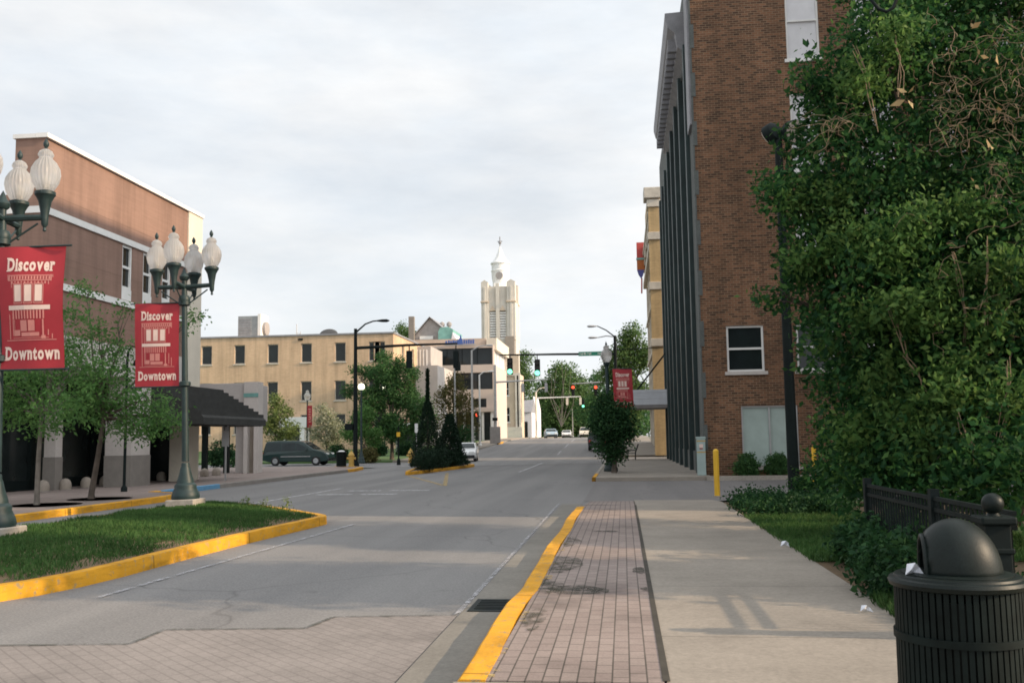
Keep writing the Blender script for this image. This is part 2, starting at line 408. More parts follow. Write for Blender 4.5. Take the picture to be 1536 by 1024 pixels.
        if bevel:
            b = o.modifiers.new('bevel', 'BEVEL'); b.width = bevel; b.segments = 2; b.limit_method = 'ANGLE'
        return o
def structure(o, label=None): o['kind'] = 'structure'; return o
def lin(a, b, n): return [a + (b - a) * i / n for i in range(n + 1)]

# ------------------------------------------------------------------ leaves
rng = np.random.default_rng(11)
def leaf_mesh(name, pts, size, m, parent=None, asp=.5, up=0.0, vary=.4, stand=False):
    pts = np.asarray(pts, float); n = len(pts)
    a = rng.normal(size=(n, 3))
    if stand: a[:, 2] = np.abs(a[:, 2]) * 1.2 + 1.5
    else: a[:, 2] -= .25
    a /= np.linalg.norm(a, axis=1)[:, None]
    b = np.cross(a, rng.normal(size=(n, 3)) + np.array([0, 0, up])); b /= np.linalg.norm(b, axis=1)[:, None] + 1e-9
    nn = np.cross(a, b)
    L = size * (1 + vary * rng.uniform(-1, 1, n))[:, None]
    V = np.empty((n, 4, 3)); V[:, 0] = pts
    V[:, 1] = pts + a * L * .45 + b * L * asp * .5 + nn * L * .08
    V[:, 2] = pts + a * L
    V[:, 3] = pts + a * L * .45 - b * L * asp * .5 + nn * L * .08
    if parent is not None:
        V -= np.array(parent.location)
    me = bpy.data.meshes.new(name)
    me.vertices.add(4 * n); me.vertices.foreach_set('co', V.reshape(-1))
    me.loops.add(4 * n); me.loops.foreach_set('vertex_index', np.arange(4 * n, dtype=np.int32))
    me.polygons.add(n); me.polygons.foreach_set('loop_start', np.arange(0, 4 * n, 4, dtype=np.int32))
    me.materials.append(mt[m]); me.update(calc_edges=True); me.validate()
    o = bpy.data.objects.new(name, me); COL.objects.link(o)
    if parent is not None: o.parent = parent
    return o
def crown_pts(blobs, n, twig=.3, per=16, inner=.35, flat=1.0):
    B = np.array([(b[0], b[1], b[2], b[3]) for b in blobs], float)
    w = B[:, 3] ** 2; w /= w.sum()
    nt_ = max(1, n // per); idx = rng.choice(len(B), nt_, p=w)
    d = rng.normal(size=(nt_, 3)); d /= np.linalg.norm(d, axis=1)[:, None]
    r = inner + (1 - inner) * rng.uniform(0, 1, nt_) ** .6
    c = B[idx, :3] + d * (B[idx, 3] * r)[:, None] * np.array([1, 1, flat])
    k = np.repeat(c, per, 0); return k + rng.normal(size=k.shape) * twig * np.array([1, 1, .75])
def limbs(mb, base, blobs, r0, split=.45, n=6):
    base = Vector(base)
    for bl in blobs:
        e = Vector(bl[:3]); s0 = base + Vector((rnd.uniform(-.1, .1), rnd.uniform(-.1, .1), rnd.uniform(-.2, .3))) * r0 * 4
        pts = []
        for i in range(6):
            t = i / 5; q = s0.lerp(e, t); q.z += math.sin(t * math.pi) * (e - s0).length * .06
            q += Vector((rnd.uniform(-1, 1), rnd.uniform(-1, 1), rnd.uniform(-1, 1))) * (e - s0).length * .03 * (1 if 0 < i < 5 else 0); pts.append(q)
        mb.tube(pts, [r0 * (1 - .8 * i / 5) for i in range(6)], n)
        for k in range(3):
            t = rnd.uniform(.5, 1); p0 = s0.lerp(e, t)
            p1 = e + Vector((rnd.uniform(-1, 1), rnd.uniform(-1, 1), rnd.uniform(-.6, 1))) * bl[3] * .8
            mb.tube([p0, p0.lerp(p1, .5) + Vector((0, 0, .05)), p1], [r0 * .35, r0 * .22, r0 * .06], 5)
def tree(name, label, base, trunk_top, r0, blobs, n, size, leaf, bark='bark', group=None, cat='tree', twig=.3, per=16, asp=.5, inner=.35, flat=1, nlimb=None):
    t = empty(name, base, label, cat, group)
    mb = MB(); b = Vector(base); tt = Vector(trunk_top)
    mid = b.lerp(tt, .5) + Vector((rnd.uniform(-.5, .5), rnd.uniform(-.5, .5), 0)) * r0
    mb.tube([b - Vector((0, 0, .1)), b + Vector((0, 0, .15)), mid, tt], [r0 * 1.5, r0 * 1.1, r0 * .9, r0 * .75], 10)
    limbs(mb, tt, blobs[:nlimb] if nlimb else blobs, r0 * .6)
    mb.build('trunk', bark, t, smooth=True)
    leaf_mesh('crown', crown_pts(blobs, n, twig, per, inner, flat), size, leaf, t, asp)
    return t
def pxblobs(lst, dz=0):
    out = []
    for px, py, Y, r in lst:
        p = P(px, py, Y); out.append((p.x, p.y, p.z + dz, r))
    return out
def bush(name, label, base, blobs, n, size, leaf, cat='shrub', group=None, twig=.1, stems=6):
    t = empty(name, base, label, cat, group)
    mb = MB(); b = Vector(base)
    for i in range(stems):
        e = Vector(rnd.choice(blobs)[:3]); q = b + Vector((rnd.uniform(-.1, .1), rnd.uniform(-.1, .1), -.03))
        mb.tube([q, q.lerp(e, .5) + Vector((0, 0, .05)), e], [.025, .018, .008], 5)
    mb.build('stems', 'bark', t)
    leaf_mesh('foliage', crown_pts(blobs, n, twig, 12, .3), size, leaf, t)
    return t

# ================================================================== GROUND
far = lin(-60, 60, 4) + lin(66, 160, 24) + lin(180, 1500, 12)
mb = MB(); mb.strip(-900, 900, far, -.03); structure(mb.build('ground', 'earth'))
mb = MB(); mb.strip(-15.2, -.9, lin(-20, 60, 8) + lin(66, 160, 24) + [200, 300, 420], .004); structure(mb.build('road', 'asphalt'))
mb = MB()
mb.add([(-90, 57, .008), (-15.2, 59, .008), (-.9, 67, .008), (60, 67.5, .008), (60, 78, .09), (-.9, 78, .088), (-15.2, 72.5, .016), (-90, 71, .012)],
       [(0, 1, 6, 7), (1, 2, 5, 6), (2, 3, 4, 5)])
structure(mb.build('cross_street', 'asphalt'))
mb = MB(); mb.add([(-1.06, 24.9, .012), (40, 24.9, .012), (40, 36.4, .012), (-1.06, 36.4, .012)], [(0, 1, 2, 3)]); structure(mb.build('driveway', 'asphalt_drive'))
# near right sidewalk: concrete, brick strip, kerb, gutter
SW = .15
def slope_slab(x0, x1, pts, zb=-.05):
    poly = [(p[0], p[1]) for p in pts]; poly += [(pts[-1][0], zb), (pts[0][0], zb)]
    return MB().extrude_x(poly, x0, x1)
structure(slope_slab(.22, 2.16, [(-6, SW), (22.4, SW), (25.2, .02)]).build('sidewalk', 'walk'))
structure(slope_slab(-.88, .205, [(5.97, SW + .004), (21.45, SW + .004), (24.9, .02)]).build('brick_paving', 'brick_walk'))
structure(slope_slab(-1.06, .205, [(-6, SW), (5.95, SW)]).build('corner_pad', 'walk'))
kb = MB(); ys = lin(5.96, 21.5, 44); k0 = 0
xs = [-1.06 + .018 * math.sin(y * 1.3) + (.035 * math.exp(-((y - 9.6) / .5) ** 2)) + rnd.uniform(-.004, .004) for y in ys]
for i, (x, y) in enumerate(zip(xs, ys)):
    z = SW + .012 + rnd.uniform(-.003, .003)
    if y > 20.9: x += (y - 20.9) ** 2 * .55; z = max(.05, z - (y - 20.9) * .05)
    w = .175
    kb.v += [(x - .012, y, 0), (x, y, z - .018), (x + .02, y, z), (x + w, y, z - .002), (x + w, y, 0)]
for i in range(len(ys) - 1):
    for j in range(4): kb.f.append((i * 5 + j, i * 5 + j + 1, i * 5 + j + 6, i * 5 + j + 5))
kb.f += [(0, 1, 2, 3, 4), tuple(len(kb.v) - 5 + j for j in range(5))]
structure(kb.build('yellow_kerb', 'yellow_paint', smooth=True))
mb = MB(); mb.add([(-1.54, -6, .014), (-1.04, -6, .014), (-1.04, 24, .014), (-1.54, 24, .014)], [(0, 1, 2, 3)]); structure(mb.build('gutter', 'gutter'))
# yellow overspill paint on the bricks beside the kerb
mb = MB()
for i in range(20):
    y = rnd.uniform(6, 14); x = -.885 + rnd.uniform(0, .03); w = rnd.uniform(.03, .09); h = rnd.uniform(.04, .12)
    mb.add([(x, y, SW + .009), (x + w, y + .01, SW + .009), (x + w * .8, y + h, SW + .009), (x, y + h, SW + .009)], [(0, 1, 2, 3)])
structure(mb.build('paint_overspill', 'paint_yellow'))
# brick crosswalk in the road with staggered edge
cw = [(-14, -3), (-1.55, -3)] + [tuple(G(*q)[:2]) for q in ((686, 924), (500, 927), (458, 944), (248, 946), (194, 968), (-250, 972))]
mb = MB(); mb.add([(x, y, .010) for x, y in cw], [tuple(range(len(cw)))]); structure(mb.build('brick_crosswalk', 'brick_cross'))
mb = MB()
for (a, b) in zip(cw[2:], cw[3:]):
    a, b = Vector((a[0], a[1], 0)), Vector((b[0], b[1], 0)); d = (b - a).normalized(); nn = Vector((-d.y, d.x, 0)) * .025
    mb.add([(q.x, q.y, .016) for q in (a - nn, b - nn, b + nn, a + nn)], [(0, 1, 2, 3)])
structure(mb.build('crosswalk_seam', 'seam_tar'))
def mark(name, segs, w, m, z=.016):
    mb = MB()
    for x0, y0, x1, y1 in segs:
        a, b = Vector((x0, y0, 0)), Vector((x1, y1, 0)); d = (b - a).normalized(); nn = Vector((-d.y, d.x, 0)) * w / 2
        k = max(1, int((b - a).length / 4)); pts = [a.lerp(b, i / k) for i in range(k + 1)]
        vs = []
        for q in pts: vs += [(q.x - nn.x, q.y - nn.y, g(q.y) + z), (q.x + nn.x, q.y + nn.y, g(q.y) + z)]
        mb.add(vs, [(2 * i, 2 * i + 1, 2 * i + 3, 2 * i + 2) for i in range(k)])
    return structure(mb.build(name, m))
mark('gutter_line', [(-1.56, 8.9, -1.62, 24)], .05, 'paint_faint', .02)
mark('lane_line', [(-5.55, 9.8, -5.25, 18.6)], .07, 'paint_faint')
mark('turn_line', [(-9.85, 25, -9.75, 33)], .14, 'paint_white')
mark('dash_marks', [(-9.0, 31.2, -7.9, 31.2), (-7.6, 31.2, -6.3, 31.2), (-9.4, 29.1, -8.3, 29.1), (-8.0, 29.1, -6.9, 29.1)], .4, 'paint_white')
mark('centre_dashes', [(-5.15, 47.5, -5.5, 66.5)], .16, 'paint_white')
mark('stop_line', [(-14.4, 62.2, -9.0, 62.8), (-9.0, 62.8, -1.2, 67.5)], .45, 'paint_white', .02)
mark('road_seam', [(-14, 59, -1.2, 61)], .5, 'seam_tar', .014)
mark('lane_dashes', [(-5.7, 84, -5.9, 92), (-6.0, 100, -6.2, 110), (-6.3, 118, -6.4, 128)], .16, 'paint_white')
mark('yellow_chevron', [(-9.9, 44.2, -6.5, 34.6), (-6.35, 34.2, -8.7, 47.5)], .16, 'paint_yellow')
mark('crosswalk_line', [(-20, 64.2, -14.5, 63.6)], .35, 'paint_white', .02)
# medians
def inset(poly, d):
    n = len(poly); out = []
    for i in range(n):
        a, b, c = (Vector(poly[i - 1]), Vector(poly[i]), Vector(poly[(i + 1) % n]))
        d1, d2 = (b - a).normalized(), (c - b).normalized(); n1, n2 = Vector((-d1.y, d1.x)), Vector((-d2.y, d2.x))
        m = (n1 + n2).normalized(); k = d / max(.4, m.dot(n1)); out.append(b + m * k)
    return out
def smooth_poly(poly, it=2):
    p = [Vector(q) for q in poly]
    for _ in range(it):
        o = []
        for i in range(len(p)):
            a, b = p[i], p[(i + 1) % len(p)]; o += [a.lerp(b, .25), a.lerp(b, .75)]
        p = o
    return p
def kerb_ring(name, poly, h, w, m):
    inn = inset(poly, w); n = len(poly); mb = MB()
    vs = []
    for p, q in zip(poly, inn):
        e = (q - p).normalized() * .02
        zz = h + rnd.uniform(-.004, .004)
        vs += [(p.x, p.y, 0), (p.x + e.x * .5, p.y + e.y * .5, zz - .02), (p.x + e.x, p.y + e.y, zz), (q.x, q.y, zz), (q.x, q.y, 0)]
    mb.add(vs, [(5 * i + j, 5 * i + j + 1, 5 * ((i + 1) % n) + j + 1, 5 * ((i + 1) % n) + j) for i in range(n) for j in range(4)])
    structure(mb.build(name, m, smooth=True)); return inn
med = smooth_poly([(-6.12, 9.9), (-6.12, 14.0), (-5.86, 18.1), (-5.82, 18.85), (-6.15, 19.3), (-8.2, 21.9), (-10.0, 23.6), (-10.75, 23.2), (-10.8, 16), (-10.8, 9.6), (-9.8, 8.75), (-7.2, 8.9)], 2)
inn = kerb_ring('median_kerb', med, .17, .17, 'yellow_paint')
cx, cy = -8.3, 15.5
def dome(x, y):
    d = min(abs((Vector((x, y)) - a).length) for a in inn)
    return .15 + .10 * min(1, d / 1.6)
mb = MB(); rings = [inn, [p.lerp(Vector((cx, cy)), .3) for p in inn], [p.lerp(Vector((cx, cy)), .65) for p in inn]]
vs = []
for r_ in rings: vs += [(p.x, p.y, dome(p.x, p.y)) for p in r_]
n_ = len(inn); vs.append((cx, cy, .26))
fs = [(k * n_ + i, k * n_ + (i + 1) % n_, (k + 1) * n_ + (i + 1) % n_, (k + 1) * n_ + i) for k in range(2) for i in range(n_)]
fs += [(2 * n_ + i, 2 * n_ + (i + 1) % n_, 3 * n_) for i in range(n_)]
mb.add(vs, fs); structure(mb.build('median_soil', 'soil', smooth=True))
def in_poly(x, y, poly):
    c = False; j = len(poly) - 1
    for i in range(len(poly)):
        a, b = poly[i], poly[j]
        if (a.y > y) != (b.y > y) and x < (b.x - a.x) * (y - a.y) / (b.y - a.y) + a.x: c = not c
        j = i
    return c
gp = []; inn2 = inset(inn, .04)
while len(gp) < 62000:
    x, y = rnd.uniform(-10.9, -5.7), rnd.uniform(8.6, 24)
    if not in_poly(x, y, inn2): continue
    d = min((Vector((x, y)) - a).length for a in inn)
    if d < .5 and rnd.random() < .55 + .3 * math.sin(x * 2.3 + y * 3.1): continue
    if math.hypot(x + 7.4, (y - 9.6) * 1.3) < .9 and rnd.random() < .8: continue
    gp.append((x, y, dome(x, y) - .01))
go = leaf_mesh('median_grass', gp, .075, 'grass', None, .16, stand=True)
tag(go, 'mown green grass on the kerbed traffic island', 'grass', kind='stuff')
med2 = smooth_poly([(-10.15, 44.6), (-9.5, 51), (-8.95, 57.5), (-9.2, 60), (-12.0, 60), (-11.8, 56), (-10.7, 47)], 2)
inn_b = kerb_ring('island_kerb', med2, .16, .17, 'yellow_paint')
mb = MB(); mb.add([(p.x, p.y, .13) for p in inn_b], [tuple(range(len(inn_b)))]); structure(mb.build('island_soil', 'soil'))

# left sidewalk and kerbs
lw = [(-80, -20), (-13.05, -20), (-13.05, 27.8), (-14.75, 29.2), (-14.75, 52), (-15.2, 55.2), (-17.5, 57.6), (-20, 58.2), (-80, 56.5)]
mb = MB(); mb.prism(lw, -.05, SW); structure(mb.build('far_sidewalk', 'brick_left'))
def kerb_line(name, pts, m, w=.16, h=.165):
    mb = MB(); vs = []
    pts = [Vector((p[0], p[1], 0)) for p in pts]
    for i, p in enumerate(pts):
        t = (pts[min(i + 1, len(pts) - 1)] - pts[max(i - 1, 0)]).normalized(); nn = Vector((t.y, -t.x, 0))
        q = p + nn * w; z = h + g(p.y)
        vs += [(q.x, q.y, 0), (q.x - nn.x * .01, q.y - nn.y * .01, z - .02), (q.x - nn.x * .03, q.y - nn.y * .03, z), (p.x, p.y, z), (p.x, p.y, 0)]
    n = len(pts)
    mb.add(vs, [(5 * i + j, 5 * i + j + 1, 5 * i + j + 6, 5 * i + j + 5) for i in range(n - 1) for j in range(4)] + [(0, 1, 2, 3, 4), tuple(5 * n - 5 + j for j in range(5))])
    return structure(mb.build(name, m, smooth=True))
kerb_line('yellow_kerb', [(-13.05, -20), (-13.05, 10), (-13.05, 20), (-13.05, 26.2), (-13.2, 27.4), (-13.7, 28.3), (-14.6, 28.9)], 'yellow_paint')
kerb_line('yellow_kerb', [(-14.75, 28.95), (-14.75, 29.5)], 'yellow_paint')
kerb_line('blue_kerb', [(-14.75, 29.5), (-14.75, 34)], 'blue_paint')
kerb_line('concrete_kerb', [(-14.75, 34), (-14.75, 44), (-14.75, 50.5)], 'pillar_dark')
kerb_line('yellow_kerb', [(-14.75, 50.5), (-14.75, 52), (-15.2, 55.2), (-16.2, 56.5), (-17.5, 57.6)], 'yellow_paint')
# far blocks
mb = MB()
def block(x0, x1, ys, name, m, dz=SW):
    mb = MB(); mb.strip(x0, x1, ys, dz)
    k = len(mb.v)
    for y in ys: mb.v += [(x0, y, g(y) - .05), (x1, y, g(y) - .05)]
    for i in range(len(ys) - 1):
        mb.f.append((2 * i, 2 * i + 2, k + 2 * i + 2, k + 2 * i)); mb.f.append((2 * i + 1, 2 * i + 3, k + 2 * i + 3, k + 2 * i + 1))
    mb.f.append((0, 1, k + 1, k)); e = 2 * (len(ys) - 1); mb.f.append((e, e + 1, k + e + 1, k + e))
    return structure(mb.build(name, m))
block(-17.6, -14.6, [73, 76, 80, 84] + lin(88, 160, 18) + [200, 300], 'sidewalk', 'walk')
block(-90, -17.6, [73.2, 76, 80, 84] + lin(88, 160, 18) + [200, 300], 'lawn', 'lawn_far', .13)
block(-1.06, 3.2, lin(36.4, 67.6, 6), 'sidewalk', 'walk')
block(-1.06, 3.2, [78.4, 80, 84] + lin(88, 160, 18) + [200, 300], 'sidewalk', 'walk')
block(3.2, 12, [36.4, 37.95], 'foundation_bed', 'soil', .12)
kerb_line('yellow_kerb', [(-1.06, 40.5), (-1.06, 36.6)], 'yellow_paint', w=.16)
kerb_line('concrete_kerb', [(-1.06, 66), (-1.06, 40.5)], 'concrete', w=.16)
mb = MB(); mb.box(3.0, 14, 36.15, 36.4, -.02, .17); structure(mb.build('concrete_kerb', 'concrete'))
kerb_line('yellow_kerb', [(-14.6, 112), (-14.6, 117)], 'yellow_paint')
# right verge
mb = MB(); mb.add([(2.16, -6, .13), (40, -6, .16), (40, 22.4, .16), (2.16, 22.4, .13)], [(0, 1, 2, 3)]); structure(mb.build('verge_soil', 'soil'))
mb = MB(); mb.add([(2.7, 22.4, .10), (40, 22.4, .12), (40, 24.9, .02), (2.7, 24.9, .02)], [(0, 1, 2, 3)]); structure(mb.build('verge_edge', 'grass_base'))

# ================================================================== STREET LAMPS (four acorn globes)
def acorn(mb, c, s=1.0):
    return mb.lathe([(.09 * s, 0), (.15 * s, .03 * s), (.235 * s, .18 * s), (.265 * s, .33 * s), (.25 * s, .45 * s), (.19 * s, .56 * s), (.125 * s, .63 * s), (.115 * s, .66 * s),
                     (.135 * s, .69 * s), (.14 * s, .72 * s), (.11 * s, .78 * s), (.05 * s, .82 * s), (.02 * s, .83 * s)], 22, c)
def lamp_base(mb, k=.68):
    return mb.lathe([(.44 * k, 0), (.46 * k, .05), (.44 * k, .13), (.40 * k, .2), (.35 * k, .28), (.36 * k, .33), (.33 * k, .37), (.28 * k, .4), (.27 * k, .46), (.21 * k, .6), (.16 * k, .76), (.13 * k, .82), (.135 * k, .86), (.11 * k, .9)], 16)
def make_lamp(loc, label, lean=0, az=0):
    t = empty('street_lamp', loc, label, 'street lamp', 'four-globe street lamps on the grass island')
    z0 = 0
    MB().box(-.33, .33, -.33, .33, -.12, .16).build('footing', 'concrete', t, world=False, bevel=.02)
    b = MB(); lamp_base(b)
    b.v = [(x, y, z * .9 + .16) for x, y, z in b.v]
    b.build('base', 'lamp_green', t, smooth=True, world=False)
    MB().tube([(0, 0, 1.0), (0, 0, 1.3), (0, 0, 4.8), (0, 0, 5.2)], [.08, .075, .06, .055], 14).lathe([(.11, 4.62), (.13, 4.66), (.13, 4.74), (.1, 4.8)], 14).lathe([(.07, 5.15), (.10, 5.18), (.11, 5.24), (.06, 5.32), (.03, 5.4), (.0, 5.46)], 12).build('pole', 'lamp_green', t, smooth=True, world=False)
    for zz in (4.56, 2.7):
        MB().lathe([(.1, zz), (.13, zz + .02), (.13, zz + .1), (.1, zz + .12)], 14).build('banner_bracket', 'lamp_green', t, smooth=True, world=False)
    for k in range(4):
        w = az + k * math.pi / 2; c, s = math.cos(w), math.sin(w); L = .64
        a = MB(); a.tube([(c * .05, s * .05, 5.0), (c * L, s * L, 5.02)], [.055, .05], 8)
        scroll = [(c * (.12 + .42 * math.sin(q)), s * (.12 + .42 * math.sin(q)), 4.94 - .3 * (1 - math.sin(q)) - .02) for q in lin(0, math.pi / 2, 7)]
        a.tube(scroll, .016, 6)
        a.build('arm', 'lamp_green', t, smooth=True, world=False)
        h = MB(); h.lathe([(.0, -.22), (.03, -.2), (.02, -.15), (.05, -.1), (.055, .0), (.07, .12), (.1, .28), (.14, .36), (.16, .38), (.16, .43), (.1, .45)], 16, (c * L, s * L, 5.0))
        ho = h.build('globe_holder', 'lamp_green', t, smooth=True, world=False)
        gb = MB(); acorn(gb, (0, 0, 0), .86)
        go = gb.build('globe', 'globe', t, smooth=True, world=False); go.location = (c * L, s * L, 5.43)
        MB().lathe([(.035, .70), (.02, .73), (.04, .76), (.045, .8), (.03, .84), (.0, .89)], 10).build('finial', 'lamp_green', go, smooth=True, world=False)
        MB().lathe([(.03, .0), (.05, .08), (.05, .22), (.02, .28)], 10).build('bulb', 'white', go, smooth=True, world=False)
    return t
L1 = P(-8, 790, 14.1); L2 = P(278, 745, 21.1)
l1 = make_lamp((L1.x, 14.1, .22), 'dark green lamp post with acorn globes nearest the camera on the grass island', az=R(33 - 20))
l2 = make_lamp((-9.86, 21.1, .22), 'second dark green lamp post with acorn globes at the far end of the grass island', az=R(5))
l1.rotation_euler = (0, R(-.8), 0); l2.rotation_euler = (0, R(-1.5), 0)

# ------------------------------------------------------------------ banners
def text_mesh(s, size, off, sx):
    c = bpy.data.curves.new('txt', 'FONT'); c.body = s; c.size = size; c.offset = off; c.align_x = 'CENTER'; c.resolution_u = 3
    o = bpy.data.objects.new('txt', c); COL.objects.link(o)
    bpy.context.view_layer.update()
    me = bpy.data.meshes.new_from_object(o.evaluated_get(bpy.context.evaluated_depsgraph_get()))
    vs = [(v.co.x * sx, v.co.y) for v in me.vertices]; fs = [tuple(p.vertices) for p in me.polygons]
    bpy.data.objects.remove(o); bpy.data.curves.remove(c); bpy.data.meshes.remove(me)
    return vs, fs
def serif(mb, xs, z, w, h, yf):
    for x in xs: mb.add([(x - w / 2, yf(x, z), z), (x + w / 2, yf(x, z), z), (x + w / 2, yf(x, z), z + h), (x - w / 2, yf(x, z), z + h)], [(0, 1, 2, 3)])
def fit_text(s, width, height, off):
    vs, fs, x = [], [], 0.0
    for ch in s:                       # bold condensed letters with slab serifs on their stems
        v, f = text_mesh(ch, 1, off, 1)
        a, b = min(q[0] for q in v), max(q[0] for q in v); v = [(q[0] - a, q[1]) for q in v]
        ends = []
        if ch in 'Dirnt': ends.append(min(q[1] for q in v))
        if ch in 'Dirnvw': ends.append(max(q[1] for q in v) if ch != 'i' else None)
        sv, sf = list(v), list(f)
        for e in ends:
            if e is None: continue
            xs = sorted({round(q[0], 3) for q in v if abs(q[1] - e) < .012})
            if ch in 'rn' and e > .2: xs = [q for q in xs if q < .25]
            grp = []
            for q in xs:
                if grp and q - grp[-1][-1] < .22: grp[-1].append(q)
                else: grp.append([q])
            if ch == 'D': grp = [[0, .16]]
            for q in grp:
                k = len(sv); lo, hi = q[0] - .07, q[-1] + .07; z0, z1 = (e, e + .07) if e < .2 else (e - .07, e)
                if hi - lo > .5: continue
                sv += [(lo, z0), (hi, z0), (hi, z1), (lo, z1)]; sf.append((k, k + 1, k + 2, k + 3))
        k = len(vs); vs += [(q[0] + x, q[1]) for q in sv]; fs += [tuple(i + k for i in p) for p in sf]
        x += b - a + .07
    x0, x1 = min(v[0] for v in vs), max(v[0] for v in vs); z0, z1 = min(v[1] for v in vs), max(v[1] for v in vs)
    return [((v[0] - (x0 + x1) / 2) * width / (x1 - x0), (v[1] - z0) * height / (z1 - z0)) for v in vs], fs
TXT = {w: fit_text(w, wd, h, .042) for w, wd, h in (('Discover', .75, .22), ('Downtown', .92, .215))}
def banner(loc, label, W=1.06, H=1.93, rz=0, group='red downtown banners', ripple=.03, skew=0.0):
    t = empty('banner', loc, label, 'banner', group, rz)      # origin at banner top centre
    bow = lambda x, z: ripple * math.sin(z * 2.6 + x * 1.2) + ripple * .6 * math.sin(x * 5 + z)
    nx, nz = 8, 14
    mb = MB(); vs = []
    for side in (0, .006):
        for j in range(nz + 1):
            for i in range(nx + 1):
                x = -W / 2 + W * i / nx; z = -H * j / nz
                vs.append((x + skew * z, bow(x, z) + side, z))
    n1 = (nx + 1) * (nz + 1); fs = []
    for k in (0, n1):
        for j in range(nz):
            for i in range(nx):
                a = k + j * (nx + 1) + i; fs.append((a, a + 1, a + nx + 2, a + nx + 1))
    mb.add(vs, fs); mb.build('cloth', 'red', t, smooth=True, world=False)
    yf = lambda x, z: bow(x, z) - .006
    yp = lambda x, z: (x + skew * z, yf(x, z), z)
    k = W / 1.06; kz = H / 1.93
    for word, zz in (('Discover', -.40), ('Downtown', -1.78)):
        vs, fs = TXT[word]; b = MB(); b.add([yp(v[0] * k, (zz + v[1]) * kz) for v in vs], fs)
        b.build('lettering', 'banner_print', t, world=False)
    def rects(lst, m, dz=0):
        b = MB()
        for x0, x1, z0, z1 in lst:
            n = max(1, int((x1 - x0) / .12)); q = []
            for i in range(n + 1):
                x = x0 + (x1 - x0) * i / n
                for z in (z0, z1):
                    p = yp(x * k, z * kz); q.append((p[0], p[1] - dz, p[2]))
            b.add(q, [(2 * i, 2 * i + 2, 2 * i + 3, 2 * i + 1) for i in range(n)])
        b.build('storefront_drawing', m, t, world=False)
    bright = [(-.24 + .165 * i, -.13 + .165 * i, -.87, -.61) for i in range(3)]
    bright += [(-.355, .33, -1.0, -.93)]
    pale = [(-.34, .34, -.47, -.455), (-.34, .34, -.545, -.53), (-.34, -.32, -.55, -.45), (.32, .34, -.55, -.45)]
    pale += [(-.34 + .045 * i, -.315 + .045 * i, -.525, -.475) for i in range(15)]
    pale += [(-.29 + .052 * i, -.265 + .052 * i, -.595 + (.02 if i % 2 else 0), -.555) for i in range(11)]
    pale += [(-.36, -.345, -1.45, -.45), (.345, .36, -1.45, -.45), (-.30, -.285, -1.4, -.55), (.285, .30, -1.4, -.55)]
    for i in range(3):
        x = -.185 + .165 * i
        pale += [(x - .075, x - .062, -.89, -.59), (x + .062, x + .075, -.89, -.59), (x - .075, x + .075, -.60, -.585), (x - .075, x + .075, -.905, -.89)]
    pale += [(-.29 + .05 * i, -.265 + .05 * i, -1.14, -1.005) for i in range(11)]
    pale += [(-.27, -.26, -1.4, -1.15), (-.16, -.05, -1.33, -1.16), (-.03, .08, -1.33, -1.16), (.20, .225, -1.42, -1.15), (-.28, -.17, -1.4, -1.31), (-.15, .15, -1.41, -1.35), (.18, .25, -1.45, -1.4), (-.42, .42, -1.475, -1.462), (-.30, .30, -1.44, -1.43)]
    rects(bright, 'banner_print', .001); rects(pale, 'banner_print_pale')
    MB().tube([(-W / 2 - .12 if skew <= 0 else -W / 2, .003 + bow(0, 0), .0), (W / 2 + .12, .003 + bow(0, 0), .0)], .016, 8).build('rod', 'lamp_green', t, world=False)
    MB().tube([(-W / 2 - .1 + skew * -H, .003 + bow(0, -H), -H), (W / 2 + .1 + skew * -H, .003 + bow(0, -H), -H)], .016, 8).build('rod', 'lamp_green', t, world=False)
    return t
bp = P(52, 371, 14.05); banner((bp.x, 14.0, bp.z), 'large red banner reading Discover Downtown on the nearest lamp post', ripple=.05, skew=-.012)
bp = P(236, 455, 21.05); banner((bp.x, 21.05, bp.z), 'red Discover Downtown banner hung on the left of the second lamp post', ripple=.02, skew=-.012)
# right-hand lamp
LR = Vector((P(915, 650, 43.4).x, 43.4, SW))
t = empty('street_lamp', (LR.x, LR.y, SW), 'dark single-globe lamp post rising behind the dark tree on the right pavement', 'street lamp')
b = MB(); lamp_base(b, .7); b.build('base', 'lamp_green', t, smooth=True, world=False)
MB().tube([(0, 0, .85), (-.08, 0, 4.65)], [.1, .075], 12).lathe([(.07, 4.62), (.12, 4.72), (.15, 4.8), (.1, 4.83)], 12, (-.08, 0, 0)).build('pole', 'lamp_green', t, smooth=True, world=False)
gb = MB(); acorn(gb, (0, 0, 0), .95); go = gb.build('globe', 'globe', t, smooth=True, world=False); go.location = (-.08, 0, 4.82)
MB().lathe([(.035, .76), (.045, .84), (.0, .98)], 8).build('finial', 'lamp_green', go, smooth=True, world=False)
bp = P(933, 553, LR.y - .05); banner((bp.x, LR.y - .05, bp.z), 'red banner half hidden by the dark tree on the right pavement', W=.86, H=1.75, ripple=.02, skew=-.03)

